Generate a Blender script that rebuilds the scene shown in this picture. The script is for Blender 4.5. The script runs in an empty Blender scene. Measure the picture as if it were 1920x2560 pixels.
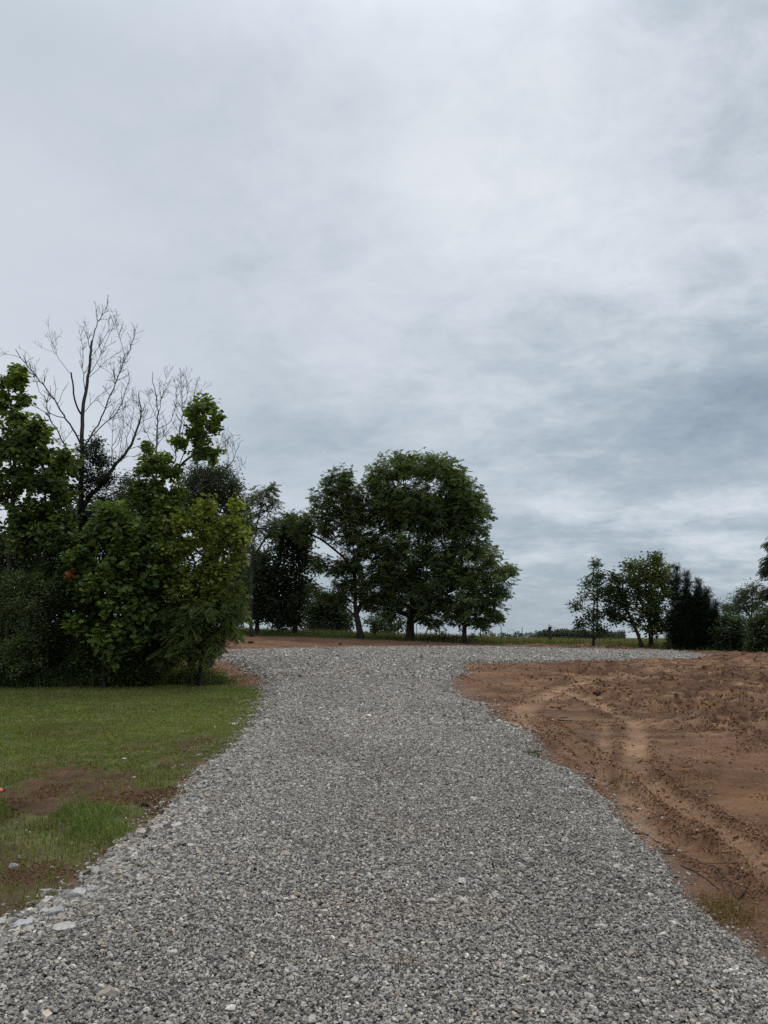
import bpy, math, random
import numpy as np
R = math.radians
rng = np.random.default_rng(7)
random.seed(7)
scene = bpy.context.scene
COL = scene.collection

# ------------------------------------------------------------------ camera numbers
F, CX, CY, HOR, EYE = 1900.0, 960.0, 1280.0, 1583.0, 1.6
PITCH = math.atan((HOR - CY) / F)
cp, sp = math.cos(PITCH), math.sin(PITCH)

def ray(px, py):
    a, b = (px - CX) / F, (CY - py) / F
    return np.array([a, cp - b * sp, sp + b * cp])

def at(px, py, Y):
    d = ray(px, py)
    return np.array([0, 0, EYE]) + d * (Y / d[1])

# ------------------------------------------------------------------ noise
def _h(ix, iy, s):
    n = (ix.astype(np.int64) * 374761393 + iy.astype(np.int64) * 668265263 + s * 1442695041) & 0x7fffffff
    n = ((n ^ (n >> 13)) * 1274126177) & 0x7fffffff
    n = n ^ (n >> 16)
    return (n & 0xffff) / 65535.0

def vn(x, y, s=0):
    ix, iy = np.floor(x), np.floor(y)
    fx, fy = x - ix, y - iy
    fx, fy = fx * fx * (3 - 2 * fx), fy * fy * (3 - 2 * fy)
    a, b, c, d = _h(ix, iy, s), _h(ix + 1, iy, s), _h(ix, iy + 1, s), _h(ix + 1, iy + 1, s)
    return (a * (1 - fx) + b * fx) * (1 - fy) + (c * (1 - fx) + d * fx) * fy

def fbm(x, y, s=0, o=4):
    t, a, f, w = 0, 1.0, 1.0, 0
    for i in range(o):
        t = t + a * vn(x * f + 17.3 * i, y * f - 9.1 * i, s + i); w += a; a *= .5; f *= 2.03
    return t / w                                                    # 0..1

def sstep(a, b, x):
    t = np.clip((x - a) / (b - a), 0, 1)
    return t * t * (3 - 2 * t)

# ------------------------------------------------------------------ terrain (large shape)
def T(x, y):
    x = np.asarray(x, float); y = np.asarray(y, float)
    xs = 26 * np.tanh(x / 26)
    A = 1.08 - .033 * xs
    s = np.clip((y - 13) / 45.0, 0, None)
    g = np.where(s < .25, 2 * s * s, s - .125) / .875
    g = np.minimum(g, 1.08 - .04 * np.exp(-(np.clip(s - 1, 0, 9)) * 6))
    far = np.clip(y - 68, 0, None)
    return A * g * np.exp(-np.clip(y - 200, 0, None) / 900) - .0058 * far + .35 * np.sin(x * .004 + 1) * sstep(120, 400, y)

def ground(px, py):
    d = ray(px, py)
    t = 1.0
    for _ in range(4000):
        p = np.array([0, 0, EYE]) + d * t
        if p[2] <= float(T(p[0], p[1])):
            break
        t += .01 + .002 * t
    return p

def G(pts):
    return np.array([ground(*p)[:2] for p in pts])

# ------------------------------------------------------------------ outlines on the ground
gravel_px = [(0, 2325), (80, 2290), (170, 2238), (230, 2190), (310, 2110), (360, 2062), (420, 2030), (470, 1962), (520, 1905), (565, 1880),
             (600, 1850), (640, 1800), (662, 1745), (668, 1712), (655, 1688), (605, 1668), (560, 1645), (540, 1633), (565, 1628), (640, 1625), (800, 1621),
             (960, 1619), (1150, 1617), (1350, 1619), (1500, 1624), (1680, 1627), (1748, 1636), (1752, 1643), (1700, 1648), (1600, 1650), (1450, 1655),
             (1300, 1656), (1165, 1658), (1146, 1667), (1150, 1680), (1112, 1702), (1120, 1725), (1152, 1746), (1199, 1758), (1228, 1793), (1263, 1812),
             (1298, 1814), (1308, 1842), (1347, 1892), (1406, 1928), (1446, 1948), (1490, 1985), (1515, 2020), (1555, 2050), (1580, 2094), (1634, 2144), (1683, 2203),
             (1767, 2275), (1817, 2330), (1856, 2360), (1886, 2395), (1990, 2470)]
GP = G(gravel_px)
GP = np.vstack([[[-4.3, 1.0], [-3.2, 3.2], [-2.55, 4.0]], GP, [[2.7, 2.6], [3.2, 1.0]]])
# lawn: left of the gravel, its back edge under the brush
lawn_px = [(668, 1716), (640, 1716), (560, 1714), (510, 1700), (440, 1694), (380, 1700), (300, 1708), (100, 1708), (0, 1705)]
LW = G(lawn_px)
LP = np.vstack([GP[:17], LW, [[-22, LW[-1, 1]], [-22, 1.0]]])
far_px = [(-400, 1590), (300, 1589), (600, 1590), (780, 1594), (940, 1600), (1160, 1607), (1250, 1612), (1400, 1614), (1550, 1618), (1700, 1627), (1800, 1630), (1920, 1633), (2200, 1640)]
FE = G(far_px)
patch_px = [(-10, 1974), (42, 1955), (110, 1946), (156, 1912), (253, 1918), (337, 1936), (422, 1953), (477, 1976), (440, 2018), (418, 2045), (380, 2056),
            (350, 2027), (274, 2012), (160, 2030), (42, 2031), (-10, 2014)]
PA = G(patch_px)
patch2 = G([(405, 1895), (450, 1890), (462, 1905), (440, 1925), (405, 1922)])
patch3 = G([(418, 1868), (470, 1840), (525, 1850), (510, 1868), (450, 1878)])
patch4 = G([(0, 2165), (90, 2165), (190, 2180), (215, 2200), (150, 2225), (60, 2230), (0, 2230)])

def inside(x, y, P):
    r = np.zeros(x.shape, bool)
    n = len(P)
    for i in range(n):
        x1, y1 = P[i]; x2, y2 = P[(i + 1) % n]
        c = (y1 > y) != (y2 > y)
        with np.errstate(divide='ignore', invalid='ignore'):
            xi = (x2 - x1) * (y - y1) / (y2 - y1 + 1e-12) + x1
        r ^= c & (x < xi)
    return r

def dline(x, y, P, closed=False):
    best = np.full(x.shape, 1e9); arc = np.zeros(x.shape); acc = 0.0
    n = len(P)
    for i in range(n if closed else n - 1):
        a = P[i]; b = P[(i + 1) % n]
        ab = b - a; L2 = ab @ ab + 1e-12
        t = np.clip(((x - a[0]) * ab[0] + (y - a[1]) * ab[1]) / L2, 0, 1)
        d = np.hypot(x - a[0] - t * ab[0], y - a[1] - t * ab[1])
        m = d < best
        best = np.where(m, d, best); arc = np.where(m, acc + t * math.sqrt(L2), arc)
        acc += math.sqrt(L2)
    return best, arc

def sd(x, y, P):
    """signed distance, positive inside"""
    d, _ = dline(x, y, P, True)
    return np.where(inside(x, y, P), d, -d)

def gravel_sd(x, y):
    w = .16 * np.clip(y / 8, .5, 2.2)
    wx = x + w * (fbm(x * 2.1, y * 2.1, 3) - .5) * 2
    wy = y + w * (fbm(x * 2.1, y * 2.1, 9) - .5) * 2
    return sd(wx, wy, GP)

def lawn_sd(x, y):
    wx = x + .5 * (fbm(x * 1.3, y * 1.3, 21) - .5)
    wy = y + .5 * (fbm(x * 1.3, y * 1.3, 25) - .5)
    return sd(wx, wy, LP)

def bare(x, y):
    """0..1 where the lawn is worn to soil"""
    wx = x + .55 * (fbm(x * 2.6, y * 2.6, 31, 5) - .5) * 2
    wy = y + .55 * (fbm(x * 2.6, y * 2.6, 35, 5) - .5) * 2
    b = sstep(-.12, .10, sd(wx, wy, PA))
    for P in (patch2, patch3, patch4):
        b = np.maximum(b, (.75 if P is patch4 else .85) * sstep(-.1, .08, sd(wx, wy, P)))
    n = fbm(x * 1.7, y * 1.7, 41)
    near = 1 - sstep(5.5, 9.5, y)
    b = np.maximum(b, near * sstep(.38, .60, n) * .72)
    b = np.maximum(b, sstep(.58, .72, n) * .7 * (1 - sstep(10, 16, y)))
    b = b * (.72 + .5 * fbm(x * 6, y * 6, 43)); b = np.clip(b, 0, 1)
    return b

def far_y(x):
    return np.interp(x, FE[:, 0], FE[:, 1]) + 1.2 * (fbm(x * .4, x * 0 + 3, 51) - .5)

# tyre tracks on the bare soil: (px polyline, half width m, depth m, ridge m, pale, tread)
tr_px = [
    ([(1750, 1672), (1545, 1694), (1460, 1706), (1397, 1724), (1345, 1748), (1317, 1763), (1296, 1796), (1285, 1830)], .30, .035, .02, .9, 0),
    ([(1640, 1668), (1480, 1688), (1380, 1704), (1330, 1720), (1285, 1745)], .16, .02, .012, .3, 0),
    ([(1397, 1724), (1446, 1745), (1530, 1775), (1594, 1808), (1590, 1877), (1587, 1946), (1589, 2035), (1600, 2100)], .17, .03, .02, .9, 0),
    ([(1516, 1815), (1505, 1890), (1500, 1950)], .10, .02, .012, .6, 0),
    ([(1238, 1722), (1290, 1765), (1305, 1790)], .09, .05, .025, 0, 0),
    ([(1312, 1798), (1377, 1832), (1446, 1887), (1520, 1936), (1560, 2000)], .16, 0.075, 0.068, .25, 1),
    ([(1345, 1800), (1420, 1845), (1490, 1895)], .13, 0.060, 0.045, .5, 1),
    ([(1614, 1941), (1693, 2005), (1792, 2060), (1920, 2158), (2050, 2260)], .15, 0.060, 0.075, .95, 1),
    ([(1560, 2030), (1680, 2090), (1800, 2150), (1930, 2230)], .15, 0.090, 0.075, .2, 1),
    ([(1450, 1728), (1560, 1729), (1700, 1740), (1920, 1762), (2100, 1785)], .22, 0.135, 0.105, .75, 1),
    ([(1450, 1738), (1560, 1748), (1700, 1768), (1920, 1806), (2100, 1840)], .20, 0.105, 0.090, .75, 1),
    ([(1480, 1700), (1650, 1708), (1920, 1728), (2100, 1745)], .24, 0.135, 0.105, .75, 1),
    ([(1500, 1688), (1700, 1690), (1920, 1700), (2100, 1712)], .22, 0.120, 0.090, .75, 1),
    ([(1440, 1676), (1640, 1676), (1920, 1684), (2100, 1690)], .22, 0.090, 0.090, .75, 1),
    ([(1550, 1745), (1700, 1785), (1920, 1850), (2100, 1900)], .20, 0.090, 0.075, .2, 1),
    ([(1170, 1668), (1300, 1664), (1500, 1662), (1800, 1658)], .25, .03, .02, .4, 0),
    ([(1140, 1690), (1180, 1700), (1215, 1712)], .08, 0.045, 0.030, .5, 1),
    ([(1290, 1690), (1340, 1695), (1400, 1703), (1440, 1707)], .12, 0.105, 0.090, 0, 1),
]
TR = []
for k, (pts, w, dep, rid, pale, tread) in enumerate(tr_px):
    P = G(pts)
    # smooth the polyline
    for _ in range(2):
        Q = [P[0]]
        for a, b in zip(P[:-1], P[1:]):
            Q += [a * .75 + b * .25, a * .25 + b * .75]
        P = np.array(Q + [P[-1]])
    TR.append((P, w, dep, rid, pale, tread))

def rough_mask(x, y):
    """coarse churned soil: to the right, and along the drive's right verge"""
    m = sstep(3.2, 5.6, x - .10 * y + 1.6 * (fbm(x * .5, y * .5, 61) - .5))
    m2 = sstep(.52, .7, fbm(x * .9, y * .5, 63))
    return np.clip(.13 + .72 * m + .5 * m2 * sstep(1.5, 3, x), 0, 1)

def tracks(x, y):
    dz = np.zeros(x.shape); pale = np.zeros(x.shape); ctl = np.zeros(x.shape)
    wob = .05 * (fbm(x * 2.3, y * 2.3, 71) - .5) * 2
    for (P, w, dep, rid, pl, tread) in TR:
        lo = P.min(0) - 1.2; hi = P.max(0) + 1.2
        m = (x > lo[0]) & (x < hi[0]) & (y > lo[1]) & (y < hi[1])
        if not m.any():
            continue
        d, a = dline(x[m], y[m], P)
        d = np.abs(d + wob[m])
        fade = .55 + .9 * (fbm(x[m] * .8, y[m] * .8, 77) - .25)
        fade = np.clip(fade, .15, 1.2)
        core = np.exp(-(d / w) ** 4)
        lip = np.exp(-((d - 1.35 * w) / (.4 * w)) ** 2)
        z = -dep * core * fade + rid * lip * fade * (.4 + 1.2 * fbm(x[m] * 9, y[m] * 9, 79))
        if tread:
            z += .024 * core * np.sin(a * 2 * math.pi / .14 + 14 * d) * fade
        dz[m] += z
        pale[m] = np.maximum(pale[m], pl * core * np.clip(fade, 0, 1))
        ctl[m] = np.maximum(ctl[m], lip * fade * (.35 if tread == 0 else 1) * (rid > .015))
    return dz, pale, ctl

def Hfull(x, y, want=False):
    x = np.asarray(x, float); y = np.asarray(y, float)
    z = T(x, y)
    gs = gravel_sd(x, y); ls = lawn_sd(x, y)
    ing = gs > 0
    z = z + np.where(ing, .075 * sstep(0, .45, gs) * (1 - .3 * sstep(20, 40, y)) + .02 * (fbm(x * .9, y * .9, 81) - .5), 0)
    lawn = (~ing) & (ls > 0)
    b = np.where(lawn, bare(x, y), 0)
    z = z + np.where(lawn, .05 * (fbm(x * .8, y * .8, 83) - .5) + b * (.12 * (fbm(x * 5, y * 5, 85, 5) - .55)) , 0)
    dirt = (~ing) & (~lawn)
    rm = rough_mask(x, y)
    dz, pale, ctl = tracks(x, y)
    n1 = fbm(x * 6.0, y * 6.0, 87, 5)
    n2 = np.abs(fbm(x * 2.2, y * 2.2, 89, 5) - .5) * 2
    keep = 1 - .85 * np.clip(pale, 0, 1)
    d = .06 * (fbm(x * .6, y * .6, 91) - .5) + rm * keep * (.10 * (n1 - .5) + .06 * n2) + .018 * (n1 - .5) + dz
    n3 = 1 - np.abs(fbm(x * 9, y * 9, 173, 4) * 2 - 1)
    d = d + (.15 + rm) * keep * .055 * (n3 - .6) * np.clip(y / 8, .6, 1.6)
    # furrows left by a dozer, running nearly level across the far right
    t_ = x * .12 + y; fur = fbm(x * .35, t_ * 2.6, 165, 3); fur2 = fbm(x * 1.1, t_ * 6.5, 167, 3)
    far_r = sstep(10, 16, y) * sstep(2, 6, x - .12 * y + 2) * keep
    d = d + far_r * (.42 * (np.abs(fur - .5) * 2 - .3) * (.4 + .6 * rm) + .07 * (fur2 - .5))
    edge = sstep(0, .6, -gs)
    z = z + np.where(dirt, d * edge - .02, 0)
    if want:
        return z, ing, lawn, b, rm, pale, gs
    return z

# ------------------------------------------------------------------ objects
def tag(o, label=None, cat=None, group=None, kind=None):
    if label: o['label'] = label
    if cat: o['category'] = cat
    if group: o['group'] = group
    if kind: o['kind'] = kind
    return o

def mk(name, V, polys, mat, parent=None, col=None, attrs=None, smooth=False, origin=None):
    V = np.asarray(V, np.float32)
    if origin is not None:
        V = V - np.asarray(origin, np.float32)
    me = bpy.data.meshes.new(name)
    polys = [np.asarray(p, np.int32) for p in polys if len(p)]
    me.vertices.add(len(V)); me.vertices.foreach_set('co', V.ravel())
    nl = sum(p.size for p in polys); npol = sum(len(p) for p in polys)
    me.loops.add(nl); me.polygons.add(npol)
    me.loops.foreach_set('vertex_index', np.concatenate([p.ravel() for p in polys]))
    tot = np.concatenate([np.full(len(p), p.shape[1], np.int32) for p in polys])
    st = np.concatenate([[0], np.cumsum(tot)[:-1]]).astype(np.int32)
    me.polygons.foreach_set('loop_start', st)
    me.polygons.foreach_set('use_smooth', np.full(npol, smooth))
    me.update(calc_edges=True)
    if col is not None:
        c = np.ones((len(V), 4), np.float32); c[:, :3] = col
        me.attributes.new('col', 'FLOAT_COLOR', 'POINT').data.foreach_set('color', c.ravel())
    for k, v in (attrs or {}).items():
        me.attributes.new(k, 'FLOAT', 'POINT').data.foreach_set('value', np.asarray(v, np.float32))
    me.materials.append(mat)
    o = bpy.data.objects.new(name, me); COL.objects.link(o)
    if parent is not None:
        o.parent = parent
    elif origin is not None:
        o.location = origin
    return o

def empty(name, loc):
    o = bpy.data.objects.new(name, None); COL.objects.link(o)
    o.location = loc; o.empty_display_size = .3
    return o

# ------------------------------------------------------------------ materials
def newmat(name):
    m = bpy.data.materials.new(name); m.use_nodes = True
    nt = m.node_tree; nt.nodes.clear()
    return m, nt, nt.nodes, nt.links

def nd(n, t, **kw):
    o = n.new(t)
    for k, v in kw.items():
        if k in o.inputs: o.inputs[k].default_value = v
        else: setattr(o, k, v)
    return o

def leaf_mat(name, trans=.3, rough=.55, spec=.25):
    m, nt, n, l = newmat(name)
    out = nd(n, 'ShaderNodeOutputMaterial')
    a = nd(n, 'ShaderNodeAttribute', attribute_name='col')
    p = nd(n, 'ShaderNodeBsdfPrincipled'); p.inputs['Roughness'].default_value = rough
    p.inputs['Specular IOR Level'].default_value = spec
    t = nd(n, 'ShaderNodeBsdfTranslucent'); mx = nd(n, 'ShaderNodeMixShader'); mx.inputs[0].default_value = trans
    hs = nd(n, 'ShaderNodeMix', data_type='RGBA', blend_type='MULTIPLY'); hs.inputs['Factor'].default_value = 1
    hs.inputs[7].default_value = (1.25, 1.35, .6, 1)
    l.new(a.outputs['Color'], p.inputs['Base Color']); l.new(a.outputs['Color'], hs.inputs[6]); l.new(hs.outputs[2], t.inputs['Color'])
    l.new(p.outputs[0], mx.inputs[1]); l.new(t.outputs[0], mx.inputs[2]); l.new(mx.outputs[0], out.inputs[0])
    return m

def bark_mat(name, c1, c2, scale=9):
    m, nt, n, l = newmat(name)
    out = nd(n, 'ShaderNodeOutputMaterial'); p = nd(n, 'ShaderNodeBsdfPrincipled'); p.inputs['Roughness'].default_value = .9
    p.inputs['Specular IOR Level'].default_value = .2
    tc = nd(n, 'ShaderNodeTexCoord'); mp = nd(n, 'ShaderNodeMapping'); mp.inputs['Scale'].default_value = (1, 1, .22)
    no = nd(n, 'ShaderNodeTexNoise'); no.inputs['Scale'].default_value = scale; no.inputs['Detail'].default_value = 6; no.inputs['Roughness'].default_value = .7
    cr = nd(n, 'ShaderNodeValToRGB'); cr.color_ramp.elements[0].position = .35; cr.color_ramp.elements[1].position = .68
    cr.color_ramp.elements[0].color = (*c1, 1); cr.color_ramp.elements[1].color = (*c2, 1)
    b = nd(n, 'ShaderNodeBump'); b.inputs['Strength'].default_value = .7; b.inputs['Distance'].default_value = .03
    l.new(tc.outputs['Object'], mp.inputs[0]); l.new(mp.outputs[0], no.inputs['Vector']); l.new(no.outputs[0], cr.inputs[0])
    l.new(cr.outputs[0], p.inputs['Base Color']); l.new(no.outputs[0], b.inputs['Height']); l.new(b.outputs[0], p.inputs['Normal']); l.new(p.outputs[0], out.inputs[0])
    return m

def col_mat(name, rough=.85, spec=.25, nscale=60, amt=.35, bump=.3):
    """colour from the 'col' attribute broken up by fine noise"""
    m, nt, n, l = newmat(name)
    out = nd(n, 'ShaderNodeOutputMaterial'); p = nd(n, 'ShaderNodeBsdfPrincipled'); p.inputs['Roughness'].default_value = rough
    p.inputs['Specular IOR Level'].default_value = spec
    a = nd(n, 'ShaderNodeAttribute', attribute_name='col'); tc = nd(n, 'ShaderNodeTexCoord')
    no = nd(n, 'ShaderNodeTexNoise'); no.inputs['Scale'].default_value = nscale; no.inputs['Detail'].default_value = 5
    mr = nd(n, 'ShaderNodeMapRange'); mr.inputs[1].default_value = .3; mr.inputs[2].default_value = .7; mr.inputs[3].default_value = 1 - amt; mr.inputs[4].default_value = 1 + amt
    mx = nd(n, 'ShaderNodeMix', data_type='RGBA', blend_type='MULTIPLY'); mx.inputs['Factor'].default_value = 1
    b = nd(n, 'ShaderNodeBump'); b.inputs['Strength'].default_value = bump; b.inputs['Distance'].default_value = .01
    l.new(tc.outputs['Object'], no.inputs['Vector']); l.new(no.outputs[0], mr.inputs[0]); l.new(a.outputs['Color'], mx.inputs[6]); l.new(mr.outputs[0], mx.inputs[7])
    l.new(mx.outputs[2], p.inputs['Base Color']); l.new(no.outputs[0], b.inputs['Height']); l.new(b.outputs[0], p.inputs['Normal']); l.new(p.outputs[0], out.inputs[0])
    return m

M_leaf = leaf_mat('leaf', .36)
M_leaf_soft = leaf_mat('leaf_matte', .2, .7, .15)
M_grass = leaf_mat('grass_blade', .25, .6, .2)
M_bark = bark_mat('bark', (.018, .015, .012), (.07, .06, .05))
M_dead = bark_mat('dead_bark', (.03, .027, .024), (.10, .092, .085), 14)
M_wood = bark_mat('weathered_wood', (.03, .027, .022), (.09, .08, .065), 20)
M_stone = col_mat('limestone', .82, .3, 70, .25, .35)
M_soil = col_mat('soil', .95, .12, 30, .4, .6)
M_clod = col_mat('clod', .95, .12, 40, .35, .5)

def ground_mat(name, scale2=38):
    m, nt, n, l = newmat(name)
    out = nd(n, 'ShaderNodeOutputMaterial'); p = nd(n, 'ShaderNodeBsdfPrincipled'); p.inputs['Roughness'].default_value = .93
    p.inputs['Specular IOR Level'].default_value = .15
    a = nd(n, 'ShaderNodeAttribute', attribute_name='col'); tc = nd(n, 'ShaderNodeTexCoord')
    n1 = nd(n, 'ShaderNodeTexNoise'); n1.inputs['Scale'].default_value = scale2; n1.inputs['Detail'].default_value = 8; n1.inputs['Roughness'].default_value = .75
    n2 = nd(n, 'ShaderNodeTexNoise'); n2.inputs['Scale'].default_value = 2.3; n2.inputs['Detail'].default_value = 6; n2.inputs['Roughness'].default_value = .65
    m1 = nd(n, 'ShaderNodeMapRange'); m1.inputs[1].default_value = .3; m1.inputs[2].default_value = .7; m1.inputs[3].default_value = .6; m1.inputs[4].default_value = 1.4
    m2 = nd(n, 'ShaderNodeMapRange'); m2.inputs[1].default_value = .3; m2.inputs[2].default_value = .7; m2.inputs[3].default_value = .75; m2.inputs[4].default_value = 1.25
    mu = nd(n, 'ShaderNodeMath', operation='MULTIPLY')
    mx = nd(n, 'ShaderNodeMix', data_type='RGBA', blend_type='MULTIPLY'); mx.inputs['Factor'].default_value = 1
    b = nd(n, 'ShaderNodeBump'); b.inputs['Strength'].default_value = .8; b.inputs['Distance'].default_value = .02
    for q in (n1, n2): l.new(tc.outputs['Object'], q.inputs['Vector'])
    l.new(n1.outputs[0], m1.inputs[0]); l.new(n2.outputs[0], m2.inputs[0]); l.new(m1.outputs[0], mu.inputs[0]); l.new(m2.outputs[0], mu.inputs[1])
    l.new(a.outputs['Color'], mx.inputs[6]); l.new(mu.outputs[0], mx.inputs[7]); l.new(mx.outputs[2], p.inputs['Base Color'])
    l.new(n1.outputs[0], b.inputs['Height']); l.new(b.outputs[0], p.inputs['Normal']); l.new(p.outputs[0], out.inputs[0])
    return m

M_dirt = ground_mat('red_clay'); M_lawn = ground_mat('turf_soil', 50); M_field = ground_mat('meadow_soil', 8)

def gravel_mat():
    m, nt, n, l = newmat('gravel_bed')
    out = nd(n, 'ShaderNodeOutputMaterial'); p = nd(n, 'ShaderNodeBsdfPrincipled'); p.inputs['Roughness'].default_value = .9
    p.inputs['Specular IOR Level'].default_value = .2
    tc = nd(n, 'ShaderNodeTexCoord'); v = nd(n, 'ShaderNodeTexVoronoi'); v.inputs['Scale'].default_value = 42
    no = nd(n, 'ShaderNodeTexNoise'); no.inputs['Scale'].default_value = 1.2; no.inputs['Detail'].default_value = 5
    sx = nd(n, 'ShaderNodeSeparateColor'); cr = nd(n, 'ShaderNodeValToRGB')
    cr.color_ramp.elements[0].color = (.04, .038, .035, 1); cr.color_ramp.elements[1].color = (.17, .16, .148, 1)  # bed colour darkened to stand in for shade in the gaps between stones
    mr = nd(n, 'ShaderNodeMapRange'); mr.inputs[1].default_value = .3; mr.inputs[2].default_value = .7; mr.inputs[3].default_value = .8; mr.inputs[4].default_value = 1.2
    mx = nd(n, 'ShaderNodeMix', data_type='RGBA', blend_type='MULTIPLY'); mx.inputs['Factor'].default_value = 1
    b = nd(n, 'ShaderNodeBump'); b.inputs['Strength'].default_value = 1; b.inputs['Distance'].default_value = .03; b.invert = True
    l.new(tc.outputs['Object'], v.inputs['Vector']); l.new(tc.outputs['Object'], no.inputs['Vector']); l.new(v.outputs['Color'], sx.inputs[0]); l.new(sx.outputs[0], cr.inputs[0])
    l.new(no.outputs[0], mr.inputs[0]); l.new(cr.outputs[0], mx.inputs[6]); l.new(mr.outputs[0], mx.inputs[7]); l.new(mx.outputs[2], p.inputs['Base Color'])
    l.new(v.outputs['Distance'], b.inputs['Height']); l.new(b.outputs[0], p.inputs['Normal']); l.new(p.outputs[0], out.inputs[0])
    return m
M_gravel = gravel_mat()

def plain(name, c, rough=.6, metal=0.0, spec=.3):
    m, nt, n, l = newmat(name)
    out = nd(n, 'ShaderNodeOutputMaterial'); p = nd(n, 'ShaderNodeBsdfPrincipled')
    no = nd(n, 'ShaderNodeTexNoise'); no.inputs['Scale'].default_value = 25; no.inputs['Detail'].default_value = 4
    cr = nd(n, 'ShaderNodeValToRGB'); cr.color_ramp.elements[0].color = (*[q * .7 for q in c], 1); cr.color_ramp.elements[1].color = (*[min(1, q * 1.25) for q in c], 1)
    l.new(no.outputs[0], cr.inputs[0]); l.new(cr.outputs[0], p.inputs['Base Color'])
    p.inputs['Roughness'].default_value = rough; p.inputs['Metallic'].default_value = metal; p.inputs['Specular IOR Level'].default_value = spec
    l.new(p.outputs[0], out.inputs[0])
    return m
M_steel = plain('painted_steel', (.05, .055, .05), .6, .3)
M_wire = plain('galvanised_wire', (.07, .07, .068), .6, .3)
M_red = plain('red_plastic', (.55, .07, .06), .4)
M_puddle = plain('muddy_water', (.34, .25, .14), .12, 0, .5)

# ------------------------------------------------------------------ ground sheets
def grid_zone():
    st = .0042
    ys = [1.6]
    while ys[-1] < 74:
        ys.append(ys[-1] * (1 + st) + .002)
    ys = np.array(ys)
    us = np.linspace(-.80, .80, int(1.6 / .0042))
    X = us[None, :] * (ys[:, None] + .8); Yg = np.repeat(ys[:, None], len(us), 1)
    sh = X.shape
    z, ing, lawn, b, rm, pale, gs = Hfull(X.ravel(), Yg.ravel(), True)
    x, y = X.ravel(), Yg.ravel()
    V = np.stack([x, y, z], 1)
    idx = np.arange(V.shape[0]).reshape(sh)
    quads = np.stack([idx[:-1, :-1], idx[:-1, 1:], idx[1:, 1:], idx[1:, :-1]], -1).reshape(-1, 4)
    far = y > far_y(x)
    zone = np.where(ing, 0, np.where(far, 3, np.where(lawn, 1, 2)))
    # ground colours, zone by zone
    n = fbm(x * 1.1, y * 1.1, 101)[:, None]; n2 = fbm(x * 7, y * 7, 105)[:, None]
    clay = np.array([.170, .088, .047]) * (1 - n) + np.array([.110, .056, .031]) * n
    clay = clay * (.8 + .4 * n2)
    pal = np.array([.335, .205, .118])
    dk = np.array([.085, .042, .021])
    damp = sstep(.5, .66, fbm(x * .7, y * .7, 111))[:, None] * .55
    clay = clay * (1 - damp * 1.5) + dk * damp * 1.5
    og = np.array([.20, .105, .045]); om = sstep(.56, .72, fbm(x * .45, y * .45, 113))[:, None] * .5
    clay = clay * (1 - om) + og * om
    pp = np.clip(pale * (.85 + .4 * fbm(x * 1.6, y * 1.6, 175)), 0, 1)[:, None] * .75
    pn = sstep(.58, .7, fbm(x * .8 + 4, y * .8, 117))[:, None] * .15
    pp = np.maximum(pp, pn)
    clay = clay * (1 - pp) + pal * pp
    t_ = x * .12 + y
    fu = sstep(.46, .62, fbm(x * .35, t_ * 2.6, 169, 4))[:, None] * (sstep(9, 15, y) * sstep(1, 5, x - .12 * y + 2))[:, None]
    clay = clay * (1 - .6 * fu) + np.array([.085, .047, .03]) * .6 * fu
    fs = (sstep(.53, .66, fbm(x * .28, t_ * 4.2, 177, 4)) * sstep(10, 15, y) * sstep(2, 6, x - .12 * y + 2))[:, None] * .45  # pale strips running along the furrow direction
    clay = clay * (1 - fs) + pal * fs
    rf = (rm * sstep(.45, .62, fbm(x * 3.1, y * 2.2, 171)))[:, None] * .6
    clay = clay * (1 - rf) + np.array([.07, .038, .026]) * rf
    # grey fines spilt beside the gravel
    sp = (np.exp(-np.clip(-gs, 0, 9) / .12) * .6)[:, None]
    clay = clay * (1 - sp) + np.array([.14, .12, .105]) * sp
    gcol = np.array([.09, .10, .03]) * (.7 + .6 * n2)
    straw = np.array([.11, .085, .045])
    sm = sstep(.4, .7, fbm(x * 2.2, y * 2.2, 121))[:, None] * .5
    gcol = gcol * (1 - sm) + straw * sm
    soil = np.array([.082, .045, .026]) * (.6 + .8 * n2)
    lb = b[:, None]
    lcol = gcol * (1 - lb) + soil * lb
    fcol = np.repeat(np.array([[.05, .055, .02]]), len(x), 0) * (.7 + .6 * n2)
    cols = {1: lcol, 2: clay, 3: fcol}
    vz = zone[quads[:, 0]]
    for k, (nm, mat) in {0: ('gravel_driveway', M_gravel), 1: ('lawn', M_lawn), 2: ('dirt_ground', M_dirt), 3: ('meadow', M_field)}.items():
        q = quads[vz == k]
        u, inv = np.unique(q, return_inverse=True)
        c = cols.get(k, None)
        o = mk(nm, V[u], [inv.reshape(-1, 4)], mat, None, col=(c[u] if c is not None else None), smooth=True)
        tag(o, kind='structure')

grid_zone()

def wide_ground():
    rad = np.concatenate([[0.5], np.geomspace(2, 4500, 70)])
    ang = np.linspace(0, 2 * math.pi, 97)[:-1]
    X = rad[:, None] * np.cos(ang); Y = rad[:, None] * np.sin(ang)
    Yt = np.where(Y < 0, 0, Y)
    z = T(X, Yt) - np.where((np.abs(X) < .8 * Y + 8) & (Y < 76), .30, .02)
    V = np.stack([X.ravel(), Y.ravel(), z.ravel()], 1)
    idx = np.arange(len(V)).reshape(X.shape)
    a = idx[:-1]; b = idx[1:]
    q = np.stack([a, np.roll(a, -1, 1), np.roll(b, -1, 1), b], -1).reshape(-1, 4)[:, ::-1]
    c = np.repeat(np.array([[.10, .095, .035]]), len(V), 0)
    o = mk('ground', V, [q, idx[0][None, :]], M_field, None, col=c, smooth=True)
    tag(o, kind='structure')
wide_ground()

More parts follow.
